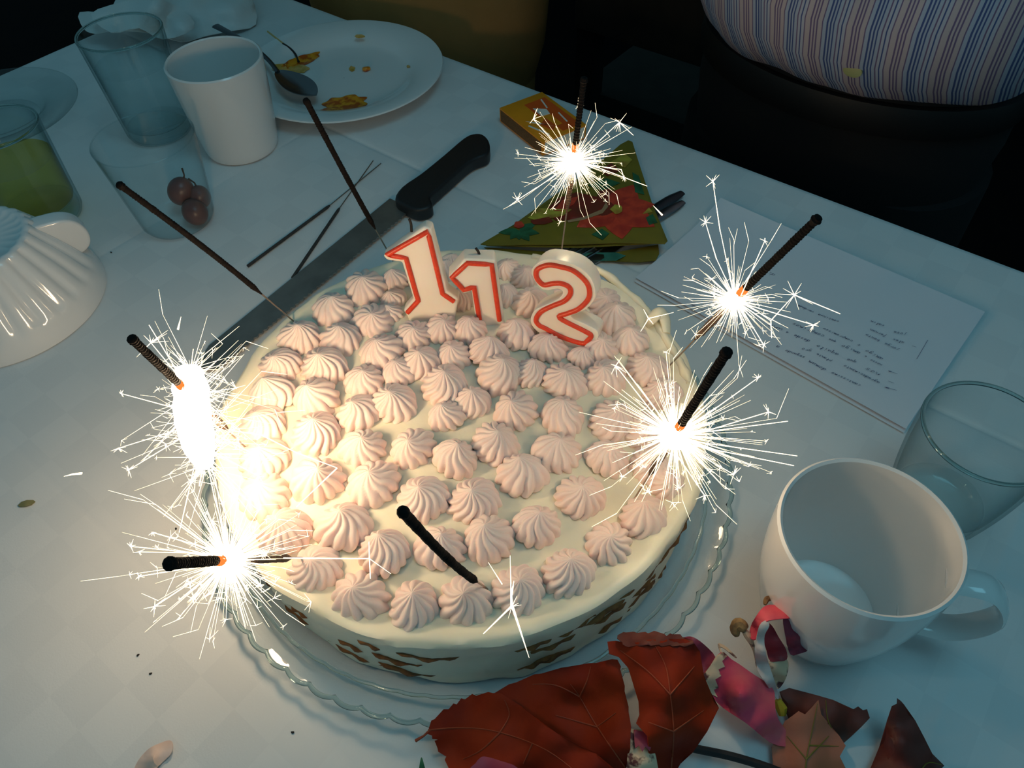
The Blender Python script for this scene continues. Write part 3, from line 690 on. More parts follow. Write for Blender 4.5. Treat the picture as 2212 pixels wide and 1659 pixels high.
# grapes in the plastic cup
def grape(label, px, py, z, r, ax):
    P = U(px, py, z); t = thing('grape', label, 'grape', P-Vector((0, 0, r)), 'grapes in the plastic cup')
    n = 12; prof = [(r*math.sin(PI*k/n)+1e-5, -r*1.12*math.cos(PI*k/n)) for k in range(n+1)]
    v, f = lathe(prof, 24); R = Vector(ax).normalized().to_track_quat('Z', 'Y')
    be = MB().add(([P+R @ p for p in v], f)).build('berry', 'grape', t)
    a = P+R @ Vector((0, 0, r*1.08)); MB().add(tube([a, a+(R @ Vector((.1, 0, 1)))*.003, a+(R @ Vector((.5, .2, 1)))*.008], [.0009, .0007, .0009], 7)).build('stalk', 'stem', be)
grape('largest dark grape in the clear cup, towards the white mug', 391, 413, .024, .0118, (.4, .3, .8))
grape('small dark grape half hidden behind the other two', 432, 425, .018, .0095, (-.1, .3, .9))
grape('oval brown grape lowest in the clear cup', 421, 458, .013, .0112, (-.5, .5, .5))
# upturned fluted cup
def fluted():
    c = Vector((-.4225, .4765, 0)); t = thing('fluted_cup', 'upturned white fluted cup with a rounded handle beside the yellow drink', 'cup', c)
    NF = 26; h = .066
    def fl(a, r, z, i):
        k = max(0, min(1, (z-.018)/.006))*max(0, min(1, (h+.001-z)/.004)); return r-.0026*k*(.5+.5*math.cos(NF*a))**2
    prof = [(.0765, 0), (.0785, .0008), (.0785, .003), (.0772, .010), (.0755, .0175), (.0740, .021), (.0718, .025), (.066, .036), (.0592, .047), (.0525, .057), (.0495, .0615), (.0475, .0645), (.044, h), (.041, h-.0005), (.039, h-.002), (.02, h-.0022), (.0005, h-.0022)]
    MB().add(lathe(prof, NF*8, c, fl)).build('cup_body', 'china', t, origin=c)
    d = U(112, 520, .04)-c; d.z = 0; d.normalize(); s = Vector((-d.y, d.x, 0))
    ol = catmull([Vector(q+(0,)) for q in ((.040, .058), (.062, .060), (.076, .054), (.0815, .042), (.079, .030), (.070, .024), (.062, .027))], 5, True)
    bevel(MB().add(prism([c+d*q.x+s*.0085+Vector((0, 0, q.y)) for q in ol], [c+d*q.x-s*.0085+Vector((0, 0, q.y)) for q in ol])).build('handle', 'china', t), .004, 3, 60)
fluted()
# plates
def plate(name, label, c, R, h, m, flat, wall=.003):
    t = thing(name, label, 'plate', c)
    prof = [(.0005, .006), (flat*.6, .006), (flat*.9, .0065), (flat, .0085), (flat+.006, .0125), (R*.82, h-.003), (R-.003, h), (R-.0008, h-.0003), (R, h-.0015), (R-.002, h-.003), (R*.82, h-.006), (flat+.004, .008), (flat-.004, .003), (flat-.010, .0004), (flat-.014, .0022), (.0005, .0022)]
    MB().add(lathe(prof, 96, c)).build('dish', m, t, origin=c); return t
PC = Vector((-.1755, .8190, 0)); wp = plate('dinner_plate', 'white dinner plate with yellow sauce smears and a spoon on it', PC, .1140, .0195, 'china2', .074)
plate('glass_plate', 'small clear glass plate behind the yellow drink at the table edge', (-.5500, .7710, 0), .0880, .0150, 'tglass', .052)
def blob(px, py, rx, ry, rot, seed, k=18):
    rd = random.Random(seed); return [(px+math.cos(rot)*rx*q*math.cos(a)-math.sin(rot)*ry*q*math.sin(a), py+math.sin(rot)*rx*q*math.cos(a)+math.cos(rot)*ry*q*math.sin(a)) for a, q in ((2*PI*i/k, rd.uniform(.78, 1.1)) for i in range(k))]
def plz(x, y):
    P = U(x, y, .008); r = (Vector((P.x, P.y, 0))-PC).length
    pr = [(0, .006), (.0666, .0066), (.074, .0085), (.080, .0125), (.0935, .0165), (.111, .0195), (.13, .0195)]
    for (a, za), (b, zb) in zip(pr, pr[1:]):
        if a <= r <= b: return za+(zb-za)*(r-a)/(b-a)+.0009
    return .02
for (q, m, s) in (((744,224,50,19,-.15), 'sauce', 1), ((714,239,26,8,-.05), 'sauce', 2), ((650,131,46,11,-.35), 'sauce', 3), ((628,147,42,11,.1), 'sauce2', 4), ((777,78,11,4,0), 'sauce2', 6), ((760,148,7,6,0), 'sauce2', 7), ((882,143,4,3,0), 'sauce2', 8)):
    sheet('food_smear', blob(*q, s), plz, m, wp, .0005, 9)
def crumb(label, px, py, z, r, m, seed, cat='crumb', group=None, flat=.6, parent=None):
    P = U(px, py, z+r*flat*.6); v, f = lathe([(r*math.sin(PI*k/6)+1e-5, -r*flat*math.cos(PI*k/6)) for k in range(7)], 9, P, lambda a, rr, zz, i: rr*(1+.25*math.sin(2*a+seed)+.15*math.sin(3*a)))
    o = MB().add((v, f)).build('crumb', m, parent)
    if parent is None: tag(o, label, cat, group)
    return o
crumb('reddish brown food crumb on the white dinner plate', 791, 149, .0068, .0042, 'sauce', 1)
# spoon resting on the plate rim
def spoon():
    a = U(630, 185, .0205); t = thing('dessert_spoon', 'steel spoon with a dark handle end resting on the dinner plate rim', 'spoon', U(600, 160, .018))
    M['spoonsteel'] = mat('tarnished_steel', (.20, .20, .21), .25, .95)
    h = [U(466, 56, .030), U(500, 74, .031), U(540, 97, .031), U(578, 128, .029), U(600, 155, .027)]
    p = catmull(h, 5); n = len(p); MB().add(tube(p, [.0052-.0026*min(1, i/(n*.75)) for i in range(n)], 8, flat=.35)).build('handle', 'darksteel', t)
    b0 = U(597, 152, .0275); b1 = U(684, 205, .0210); ax = (b1-b0); L = ax.length; ax.normalize(); sd = ax.cross(Vector((0, 0, 1))).normalized(); up = sd.cross(ax).normalized()
    v = []; f = []; NL, NS = 16, 13
    for lay in (0, 1):
        for i in range(NL+1):
            q = i/NL; wd = .0165*(math.sin(PI*min(1, q*1.02))**.62)*(.72+.36*q)+.0016*(1-q)
            for j in range(NS):
                s = -1+2*j/(NS-1); dp = .0055*(1-s*s)*math.sin(PI*q)**.7
                v.append(b0+ax*L*q+sd*wd*s-up*(dp+.0009*lay))
    K = (NL+1)*NS
    for lay in (0, 1):
        for i in range(NL):
            for j in range(NS-1): f.append(tuple(lay*K+x for x in (i*NS+j, i*NS+j+1, (i+1)*NS+j+1, (i+1)*NS+j)))
    for i in range(NL): f += [(i*NS, (i+1)*NS, K+(i+1)*NS, K+i*NS), (i*NS+NS-1, (i+1)*NS+NS-1, K+(i+1)*NS+NS-1, K+i*NS+NS-1)]
    MB().add((v, f)).build('bowl', 'spoonsteel', t)
spoon()
mt = thing('burnt_match', 'half-burnt matchstick with a curled black end lying on the dinner plate', 'match', U(610, 95, .018))
MB().add(tube([U(578, 68, .0215), U(596, 82, .0195), U(613, 95, .0175)], .0011, 6)).build('wooden_stick', 'matchwood', mt)
MB().add(tube(catmull([U(611, 94, .0177), U(626, 104, .0150), U(638, 117, .0125), U(645, 133, .0105)], 4), [.0012]*10+[.0009, .0010, .0016], 7)).build('charred_end', 'black', mt)
# tissue crumpled at the corner of the table
ti = thing('crumpled_tissue', 'crumpled white paper tissue behind the water glass at the table corner', 'tissue', U(380, 40, 0))
sheet('folded_sheet', [(172,26),(240,20),(285,-60),(480,-70),(540,-12),(553,52),(500,66),(440,78),(392,90),(330,72),(250,66),(205,72),(180,60)], [(172,30,.028),(200,65,.022),(260,40,.034),(330,10,.046),(420,20,.030),(470,70,.008),(548,50,.006),(500,0,.026),(400,80,.006),(330,70,.012),(400,-60,.03)], 'tissue', ti, .0008, 16, .010, 3)
sheet('folded_flap', [(196,30),(265,4),(330,-6),(395,22),(420,60),(352,84),(300,60),(240,70)], [(196,30,.036),(265,10,.044),(340,5,.056),(400,40,.036),(350,80,.018),(240,66,.030)], 'tissue', ti, .0008, 13, .010, 8)
# ------------------------------------------------------------------ matchbox
def matchbox():
    q = [(1074,234),(1170,199),(1268,268),(1177,306)]; z = .0165
    C = [U(x, y, z) for x, y in q]; ctr = sum(C, Vector())/4; e1 = ((C[1]-C[0])+(C[2]-C[3])).normalized(); e2 = Vector((e1.y, -e1.x, 0))
    l1 = ((C[1]-C[0]).length+(C[2]-C[3]).length)/2; l2 = ((C[2]-C[1]).length+(C[3]-C[0]).length)/2
    t = thing('matchbox', 'orange and yellow matchbox lying near the far table edge', 'matchbox', (ctr.x, ctr.y, .001))
    rz = math.atan2(e1.y, e1.x); b = Vector((ctr.x, ctr.y, (z+.001)/2))
    bevel(MB().add(box(b, (l1, l2, z-.001), rz)).build('sleeve', 'mborange', t, smooth=False), .0006, 2)
    # striker strips on both long sides, drawer ends on the short sides
    for s in (-1, 1):
        MB().add(box(b+e1*s*(l1/2+.0001), (.0004, l2*.94, (z-.001)*.80), rz)).build('striker_strip', 'striker', t, smooth=False)
        MB().add(box(b+e2*s*(l2/2+.0001), (l1*.90, .0006, (z-.001)*.78), rz)).build('drawer_end', 'mbwhite', t, smooth=False)
    def pr(poly, m, dz=.0002):
        P = [Vector((ctr.x, ctr.y, z+dz))+e1*(u*l1)+e2*(w*l2) for u, w in poly]; MB().add(prism(P, [p-Vector((0, 0, .0003)) for p in P])).build('printed_shape', m, t, smooth=False)
    pr([(-.06,-.36),(.42,-.36),(.42,.44),(.02,.44),(.02,.30),(.16,.30),(.16,-.02),(-.06,-.02)], 'mbred')
    pr([(-.36,-.02),(-.08,.20),(-.02,.30),(-.30,.06)], 'mbwhite', .0003)
    pr([(.0,-.22),(.20,-.10),(.16,.02),(-.02,.0)], 'mbwhite', .0004)
    pr([(-.20,.16),(.0,.06),(.02,.28),(-.12,.36)], 'mbred', .0003)
    pr([(.30,-.34),(.33,-.34),(.25,-.12),(.22,-.12)], 'mbwhite', .0004)
    pr([(.30,.06),(.33,.06),(.28,.30),(.25,.30)], 'mbwhite', .0004)
    pr([(-.42,.10),(-.39,.08),(-.24,.40),(-.28,.42)], 'mbwhite', .0004)
matchbox()
# ------------------------------------------------------------------ poinsettia napkin
nk = thing('printed_napkin', 'olive gold paper napkin folded to a triangle, printed with red poinsettias', 'napkin', U(1290, 450, 0))
sheet('lower_fold', [(1046,534),(1200,545),(1290,552),(1422,528),(1424,548),(1416,562),(1380,566),(1290,562),(1180,566),(1100,560)], [(1046,534,.004),(1422,530,.005),(1290,560,.002)], 'gold', nk, .0009, 16)
sheet('printed_patch', [(1190,558),(1240,546),(1330,545),(1352,552),(1330,563),(1260,563)], [(1290,560,.0034),(1330,548,.0044),(1200,556,.0038)], 'nteal', nk, .0003, 12)
nz = [(1357,303,.012),(1440,522,.014),(1040,525,.010),(1250,523,.016),(1300,430,.012),(1200,450,.010)]
def nzf(x, y): return idw(nz, x, y)
sheet('middle_fold', [(1357,308),(1374,340),(1405,440),(1436,524),(1250,534),(1050,530),(1130,470),(1290,356)], lambda x, y: nzf(x, y)-.003, 'gold', nk, .0009, 18)
sheet('upper_fold', [(1357,303),(1366,306),(1378,345),(1408,437),(1442,520),(1436,526),(1330,524),(1250,527),(1140,528),(1060,530),(1038,527),(1110,485),(1200,428),(1280,364),(1340,312)], nzf, 'gold', nk, .0009, 16)
def pprint(poly, m, lift=.0005, st=9): sheet('printed_shape', poly, lambda x, y: nzf(x, y)+lift, m, nk, .0003, st)
def petalp(cx, cy, ang, ln, wd, sq=.66):
    pts = []
    for i in range(9):
        q = i/8; pts.append((q*ln, wd*math.sin(PI*q**.8)*.5))
    pts = pts+[(x, -y) for x, y in reversed(pts[1:-1])]
    return [(cx+math.cos(ang)*x-math.sin(ang)*y, cy+(math.sin(ang)*x+math.cos(ang)*y)*sq) for x, y in pts]
for a, l, wd, m in ((-2.0,80,60,'nred2'),(-1.15,88,66,'nred'),(-.2,84,60,'nred'),(.6,100,66,'nred'),(1.45,98,66,'nred'),(2.55,104,64,'nred'),(3.3,78,54,'nred2')): pprint(petalp(1332, 452, a, l, wd), m, .0006+.0001*(a % .7))
pprint(blob(1332, 452, 14, 10, 0, 3, 14), 'nyellow', .0016, 6)
pprint([(1178,455),(1205,428),(1245,415),(1290,425),(1306,445),(1290,466),(1240,474),(1200,476)], 'nred2', .0007)
pprint([(1196,455),(1215,432),(1250,424),(1240,440),(1215,456)], 'nred', .0011)
pprint([(1140,470),(1165,450),(1235,452),(1215,466),(1160,476)], 'nyellow', .0010)
pprint([(1146,476),(1186,468),(1195,478),(1176,484),(1152,484)], 'nred2', .0012)
for a, l, wd in ((3.0,46,22),(2.2,34,20),(.2,44,24),(1.0,40,22),(1.6,30,20),(-.6,44,22)): pprint(petalp(1122, 498, a, l, wd), 'ngreen', .0006+.0001*(a % .5))
pprint(blob(1121, 485, 12, 7, 0, 5, 12), 'nred', .0014, 6)
pprint([(1278,506),(1300,494),(1316,504),(1302,518)], 'ngreen', .0008)
pprint([(1395,470),(1410,462),(1420,480),(1402,486)], 'ngreen', .0008); pprint([(1388,462),(1402,448),(1410,458)], 'nyellow', .0009)
pprint([(1366,372),(1380,380),(1392,420),(1372,415)], 'ngreen', .0008); pprint([(1318,350),(1350,332),(1366,345),(1350,362)], 'nyellow', .0008); pprint([(1296,368),(1320,352),(1340,368),(1312,380)], 'nred2', .0009)
pprint([(1270,400),(1310,385),(1340,395),(1300,412)], 'ngreen', .0008)
pprint([(1225,476),(1262,468),(1300,452),(1308,438),(1300,428),(1307,430),(1314,446),(1302,460),(1262,474),(1228,480)], 'ncream', .0013, 7)
# cutlery under the napkin
def cutlery(name, label, a, b, z, r, m, cat):
    A = U(*a, z); Bq = U(*b, z); t = thing(name, label, cat, Vector(((A.x+Bq.x)/2, (A.y+Bq.y)/2, z-r*.4)))
    n = 14; path = [A.lerp(Bq, i/n) for i in range(n+1)]
    rad = [r*(.55+.45*min(1, i/2.5))*(1-.4*i/n) for i in range(n+1)]
    MB().add(tube(path, rad, 10, flat=.4)).build('handle', m, t)
    D = (Bq-A).normalized(); S = D.cross(Vector((0, 0, 1)))
    if name == 'table_knife':
        pl = [Bq-S*.006, Bq+S*.006, Bq+D*.09+S*.008, Bq+D*.10-S*.004]; MB().add(prism([p+Vector((0, 0, .0005)) for p in pl], [p-Vector((0, 0, .0005)) for p in pl])).build('blade', 'steel', t, smooth=False)
    else:
        hd_ = MB().add(tube([Bq-D*.004, Bq+D*.014, Bq+D*.03], [.0035, .011, .011], 10, flat=.15))
        for k in (-1, -.33, .33, 1): hd_.add(tube([Bq+D*.026+S*.009*k, Bq+D*.06+S*.0085*k], [.0013, .0008], 6, flat=.7))
        hd_.build('tines', 'steel', t)
cutlery('table_fork', 'dark grey cutlery handle sticking out from under the poinsettia napkin', (1474,416), (1330,500), .0042, .0062, 'darksteel', 'fork')
cutlery('table_knife', 'shiny steel cutlery handle lying alongside the darker one under the napkin', (1476,436), (1345,520), .0032, .0055, 'steel', 'knife')
# ------------------------------------------------------------------ handwritten sheets
PQ = [Vector((.1074, .4700, 0)), Vector((.1960, .5600, 0)), Vector((.3760, .4130, 0)), Vector((.2735, .3040, 0))]   # corners on the table
def paper(name, label, z, off, curl=.0):
    v = []; f = []; n, m = 24, 14
    for lay in (0, 1):
        for i in range(n+1):
            for j in range(m+1):
                u, w_ = i/n, j/m; p = (PQ[0]*(1-u)+PQ[3]*u)*(1-w_)+(PQ[1]*(1-u)+PQ[2]*u)*w_
                zz = z+curl*(max(0, w_-.55)**2*.05*(1-u)+.0006*math.sin(u*5)*math.sin(w_*4)+.0006)
                v.append(p+off+Vector((0, 0, zz-.00025*lay)))
    K = (n+1)*(m+1)
    for lay in (0, 1):
        for i in range(n):
            for j in range(m): a = lay*K+i*(m+1)+j; f.append((a, a+1, a+m+2, a+m+1))
    for i in range(n): f += [(i*(m+1), (i+1)*(m+1), K+(i+1)*(m+1), K+i*(m+1)), (i*(m+1)+m, (i+1)*(m+1)+m, K+(i+1)*(m+1)+m, K+i*(m+1)+m)]
    for j in range(m): f += [(j, j+1, K+j+1, K+j), (n*(m+1)+j, n*(m+1)+j+1, K+n*(m+1)+j+1, K+n*(m+1)+j)]
    t = thing(name, label, 'paper', Vector((.238, .437, 0))+off)
    MB().add((v, f)).build('sheet', 'paper', t); return t
paper('paper_sheet', 'blank white paper sheet lying underneath the handwritten sheet', .0014, Vector((-.0012, -.0018, 0)))
pp = paper('handwritten_sheet', 'white paper sheet with lines of blue handwriting, topmost on the cloth', .0032, Vector((0, 0, 0)), 1.0)
GL = {'a': [[(.8,.9),(.4,1),(.1,.6),(.2,.1),(.6,.1),(.8,.9),(.8,.1),(1,.1)]], 'b': [[(.1,1.9),(.1,0),(.6,0),(.8,.5),(.5,1),(.1,.7)]], 'c': [[(.8,.8),(.4,1),(.1,.5),(.3,0),(.8,.1)]], 'd': [[(.8,.9),(.4,1),(.1,.5),(.3,0),(.7,.2),(.85,1.9),(.8,0),(1,.1)]],
 'e': [[(.1,.5),(.8,.6),(.6,1),(.2,.9),(.1,.4),(.4,0),(.9,.2)]], 'f': [[(.8,1.8),(.5,1.9),(.4,1),(.3,-.8)], [(.1,1),(.8,1)]], 'g': [[(.8,.9),(.4,1),(.1,.5),(.4,.1),(.8,.4),(.8,1),(.7,-.7),(.3,-.8),(.2,-.4)]], 'h': [[(.1,1.9),(.1,0),(.2,.7),(.6,1),(.8,.6),(.8,0)]],
 'i': [[(.3,1),(.3,.1),(.6,.1)], [(.3,1.4),(.35,1.5)]], 'j': [[(.5,1),(.4,-.7),(.1,-.7)], [(.5,1.4),(.55,1.5)]], 'l': [[(.1,.2),(.5,1.6),(.3,1.9),(.25,.2),(.6,.1)]], 'm': [[(0,0),(.1,1),(.15,.3),(.35,1),(.45,.3),(.65,1),(.75,.3),(.85,0),(1.1,.1)]], 'n': [[(.05,0),(.1,1),(.15,.4),(.5,1),(.7,.7),(.75,0),(1,.1)]],
 'o': [[(.5,1),(.1,.6),(.3,0),(.7,.2),(.7,.8),(.5,1),(.9,.9)]], 'p': [[(.1,1),(.1,-.8)], [(.1,.8),(.6,1),(.8,.5),(.5,.1),(.1,.3)]], 'q': [[(.8,.9),(.4,1),(.1,.5),(.4,.1),(.8,.5),(.8,1),(.8,-.8),(1,-.4)]], 'r': [[(.1,0),(.15,1),(.2,.6),(.7,1)]], 's': [[(.8,.9),(.4,1),(.2,.7),(.7,.4),(.6,0),(.1,.1)]], 't': [[(.4,1.6),(.35,.1),(.7,.1)], [(.1,1.1),(.7,1.1)]],
 'u': [[(.1,1),(.15,.1),(.5,.1),(.7,1),(.75,.1),(1,.1)]], 'v': [[(.1,1),(.4,0),(.8,1)]], 'x': [[(.1,1),(.8,0)], [(.8,1),(.1,0)]], 'z': [[(.1,1),(.8,1),(.1,0),(.9,0)]], '>': [[(0,.6),(1.1,.6),(.7,1)], [(1.1,.6),(.7,.1)]], '-': [[(0,.5),(1,.5)]], '/': [[(0,-.8),(1.6,1.8)]]}
HW = [('cantissimo',(1860,832),(1797,803)),('domum',(1786,798),(1748,778)),('segundo',(1740,771),(1697,755)),('a',(1685,749),(1678,746)),('agradecimento',(1901,826),(1824,788)),('plante',(1797,779),(1765,763)),('gro',(1754,757),(1732,751)),
 ('nos',(1902,808),(1871,793)),('que',(1851,781),(1830,774)),('aquilo',(1813,765),(1765,744)),('desde',(1751,736),(1716,722)),('a',(1704,718),(1699,716)),('uno',(1692,711),(1660,699)),('nosso',(1906,788),(1881,776)),('e',(1873,770),(1869,768)),('amigo',(1860,762),(1819,744)),('que',(1807,738),(1791,731)),('comprimos',(1782,725),(1713,697)),
 ('amigo',(1909,775),(1871,755)),('z',(1859,746),(1854,743)),('compromisso',(1843,736),(1779,708)),('jorge',(1943,755),(1912,740)),('bento',(1901,735),(1871,721)),('alex',(1954,739),(1929,731)),('fernan',(1915,725),(1880,710)),('jose',(1959,721),(1930,715)),('calin',(1911,703),(1881,692)),
 ('continua',(1813,694),(1768,678)),('verdade',(1759,674),(1724,658)),('muito',(1540,616),(1508,604)),('ao',(1502,601),(1494,598)),('grande',(1522,671),(1494,656)),('tempo',(1630,535),(1586,516)),('amigo',(1668,545),(1648,536)),('um',(1660,566),(1640,556)),('dia',(1676,594),(1654,582)),('>',(1938,842),(1912,835)),('-',(1932,827),(1918,822)),('>',(1940,807),(1920,800)),('-',(1980,749),(1970,746)),('/',(1980,776),(2004,735))]
hw = MB()
for word, a, b in HW:
    A = U(*a, .0042); Bq = U(*b, .0042); D = Bq-A; L = D.length; D.normalize(); Vv = Vector((D.y, -D.x, 0))*-1
    if word == '/': sz = 0
    adv = L/max(1, len(word)); sz = min(adv*1.05, .0034) if word not in '>-/' else .002
    for i, ch in enumerate(word):
        for st in GL.get(ch, []):
            if word == '/': pts = [A, A.lerp(Bq, .5), Bq]
            else: pts = [A+D*((i+x*.92)*adv+ .18*sz*y)+Vv*(y*sz*.62) for x, y in st]
            for p, q in zip(pts, pts[1:]):
                d = (q-p)
                if d.length < 1e-6: continue
                nn = Vector((-d.y, d.x, 0)).normalized()*.00013; zz = Vector((0, 0, .0002))
                k = len(hw.v); hw.v += [p+nn+zz, p-nn+zz, q-nn+zz, q+nn+zz]; hw.f.append((k, k+1, k+2, k+3)); hw.mi.append(0)
hwo = hw.build('handwriting', 'ink', pp, smooth=False); hwo['kind'] = 'stuff'
# ------------------------------------------------------------------ autumn leaves and fallen petals
def zi(ctrl): return lambda x, y: idw(ctrl, x, y)
def veins(parent, zf, lines, m='vein', r=.00045):
    mb = MB()
    for ln in lines:
        p = catmull([Vector((x, y, 0)) for x, y in ln], 5); mb.add(tube([U(q.x, q.y, zf(q.x, q.y)+.0002) for q in p], [r*(1-.7*i/len(p)) for i in range(len(p))], 5))
    mb.build('vein', m, parent)
def leaf(label, outline, ctrl, m, vn=None, vm='vein', ser=None, thick=.0005, step=16, wob=.002, seed=1, name='autumn_leaf', cat='leaf', group='fallen leaves and petals'):
    z0 = zi(ctrl)
    zf = lambda x, y: z0(x, y)+wob*noise.noise(Vector((x*.02+seed*7.1, y*.02, seed)))
    po = serrate(outline, *ser[:2], seed, ser[2] if len(ser) > 2 else None) if ser else outline
    cx = sum(p[0] for p in outline)/len(outline); cy = sum(p[1] for p in outline)/len(outline)
    t = thing(name, label, cat, U(cx, cy, max(0, min(c[2] for c in ctrl)-.001)), group)
    bl = MB().add(sheet_vf(po, zf, thick, step)).build('blade' if cat == 'leaf' else 'petal_blade', m, t)
    if vn: veins(bl, zf, vn, vm)
    return t, zf
leaf('rust red leaf propped against the platter rim behind the serrated leaf', [(1060,1502),(1115,1474),(1169,1455),(1228,1440),(1288,1432),(1334,1425),(1340,1446),(1349,1494),(1358,1538),(1362,1583),(1358,1630),(1352,1700),(1250,1700),(1180,1640),(1100,1560)],
     [(1076,1494,.026),(1228,1440,.034),(1334,1428,.042),(1360,1583,.034),(1250,1550,.022),(1180,1640,.014),(1352,1700,.018)], 'leafred',
     [[(1352,1660),(1290,1570),(1252,1505),(1232,1478)],[(1252,1505),(1268,1470),(1276,1440)],[(1252,1505),(1200,1480),(1150,1478)],[(1290,1570),(1330,1540)],[(1290,1570),(1200,1545)]], ser=(34, 3), seed=2)
leaf('large serrated red leaf with a thin stalk lying over the platter edge', [(925,1577),(939,1553),(969,1532),(1004,1511),(1028,1503),(1064,1497),(1082,1497),(1127,1526),(1198,1580),(1288,1628),(1340,1672),(1352,1705),(990,1705),(969,1659),(964,1634),(945,1616),(948,1598),(933,1589)],
     [(925,1577,.020),(1004,1511,.023),(1076,1494,.034),(1198,1580,.038),(1290,1630,.036),(1100,1600,.026),(964,1634,.014),(1150,1700,.020),(1330,1690,.03)], 'leafred',
     [[(925,1577),(1000,1572),(1080,1582),(1180,1620),(1260,1680)],[(1080,1582),(1100,1545),(1090,1512)],[(1080,1582),(1040,1620),(1000,1640)],[(1150,1606),(1130,1650)]], ser=(20, 7, lambda i: i < 5 or i > 11), seed=3)
MB().add(tube([U(930, 1576, .0208), U(915, 1590, .019), U(898, 1600, .0165)], [.0007, .0006, .0009], 6)).build('stalk', 'vein', bpy.data.objects['autumn_leaf.001'])
l3, z3 = leaf('tall upright red leaf with a torn top standing against the pink petals', [(1312,1386),(1330,1384),(1352,1388),(1400,1382),(1443,1380),(1480,1380),(1500,1390),(1512,1407),(1521,1461),(1536,1496),(1553,1529),(1528,1580),(1497,1625),(1470,1650),(1440,1705),(1398,1705),(1402,1640),(1398,1590),(1374,1562),(1381,1544),(1379,1515),(1368,1479),(1357,1443),(1336,1419),(1316,1412)],
     [(1312,1390,.046),(1400,1382,.055),(1500,1390,.052),(1512,1407,.045),(1553,1529,.028),(1440,1480,.052),(1420,1560,.044),(1470,1650,.018),(1374,1562,.038),(1400,1700,.02)], 'leafred',
     [[(1450,1660),(1455,1580),(1448,1500),(1438,1440),(1415,1395)],[(1448,1500),(1400,1450),(1340,1405)],[(1448,1500),(1500,1440)],[(1455,1580),(1520,1535)],[(1455,1580),(1400,1560)]], seed=4)
sheet('curled_edge', serrate([(1334,1372),(1352,1366),(1400,1368),(1418,1364),(1440,1374),(1452,1370),(1474,1376),(1500,1390),(1470,1394),(1400,1392),(1352,1396),(1345,1388)], 18, 4, 4), [(1334,1372,.050),(1400,1366,.050),(1474,1376,.050),(1400,1394,.056),(1352,1396,.052),(1500,1390,.053)], 'leafdark', l3, .0005, 12, .002, 5)
leaf('dark brown-red leaf lying under the dusty pink lobed leaf', [(1684,1494),(1705,1486),(1766,1502),(1800,1512),(1844,1532),(1854,1526),(1864,1534),(1873,1532),(1879,1551),(1861,1570),(1840,1590),(1820,1607),(1760,1610),(1710,1570)],
     [(1684,1494,.010),(1800,1512,.016),(1878,1545,.010),(1820,1607,.003),(1710,1570,.004),(1766,1540,.014)], 'leafbrown', [[(1820,1607),(1790,1560),(1784,1512)]], 'vein2', seed=5)
leaf('dusty pink lobed leaf with a green midrib', [(1667,1614),(1680,1590),(1695,1558),(1712,1546),(1725,1536),(1739,1543),(1752,1530),(1768,1512),(1774,1543),(1793,1566),(1812,1588),(1827,1611),(1814,1634),(1827,1660),(1812,1705),(1680,1705),(1671,1659)],
     [(1667,1614,.006),(1768,1512,.019),(1725,1536,.017),(1827,1611,.008),(1740,1620,.012),(1680,1700,.004),(1812,1700,.004)], 'leafpink', [[(1738,1700),(1742,1640),(1756,1570),(1766,1520)],[(1742,1640),(1790,1590)],[(1742,1640),(1700,1590)],[(1748,1610),(1812,1612)]], 'vein2', seed=6)
leaf('dark triangular folded leaf standing alone on the blue-lit cloth', [(1938,1508),(1946,1514),(1953,1522),(1977,1556),(1996,1592),(2014,1628),(2040,1654),(2030,1664),(2045,1705),(1862,1705),(1880,1660),(1899,1614),(1916,1556),(1926,1526),(1938,1520)],
     [(1938,1510,.030),(1977,1556,.024),(2038,1651,.008),(1899,1614,.006),(1945,1600,.024),(1870,1700,.002),(2045,1700,.004),(1960,1700,.018)], 'leafdark', [[(1975,1700),(2000,1650),(2034,1652)]], 'vein2', seed=7)
GP = 'fallen flower petals'
def petal(label, outline, ctrl, m, seed, step=12, wob=.0015, vn=None): return leaf(label, rounded(outline), ctrl, m, vn, 'petalpale', None, .0006, step, wob, seed, 'flower_petal', 'petal', GP)
petal('magenta petal tucked behind the tall upright leaf', [(1468,1384),(1480,1376),(1497,1376),(1521,1392),(1546,1420),(1534,1440),(1518,1470),(1505,1440),(1500,1400)], [(1473,1380,.030),(1546,1420,.018),(1510,1460,.020),(1500,1380,.034)], 'petaldark', 11)
p1, zp1 = petal('long pink petal with a pale frayed end lying on the cloth', [(1521,1458),(1534,1440),(1548,1417),(1562,1409),(1580,1424),(1596,1434),(1630,1458),(1657,1475),(1672,1492),(1674,1512),(1678,1546),(1698,1577),(1733,1617),(1705,1614),(1664,1604),(1613,1563),(1562,1529),(1535,1498)],
      [(1521,1458,.026),(1562,1410,.030),(1596,1434,.026),(1672,1492,.018),(1600,1500,.034),(1640,1550,.022),(1733,1617,.004),(1664,1604,.008),(1562,1529,.012),(1535,1498,.016)], 'petal', 12)
sheet('frayed_end', [(1520,1458),(1534,1439),(1548,1416),(1563,1408),(1572,1416),(1560,1428),(1566,1440),(1552,1446),(1558,1460),(1545,1468),(1552,1486),(1542,1490),(1550,1506),(1534,1498)], lambda x, y: zp1(x, y)+.0008, 'petalpale', p1, .0005, 9)
p2, zp2 = petal('curled pink and white petal arching up against the large white mug', [(1622,1352),(1634,1330),(1648,1312),(1664,1306),(1684,1310),(1700,1320),(1726,1328),(1722,1338),(1700,1336),(1676,1338),(1656,1342),(1640,1356),(1632,1380),(1620,1376)],
      [(1622,1360,.034),(1664,1306,.048),(1726,1330,.044),(1660,1342,.056),(1700,1336,.054)], 'petal', 13, 9)
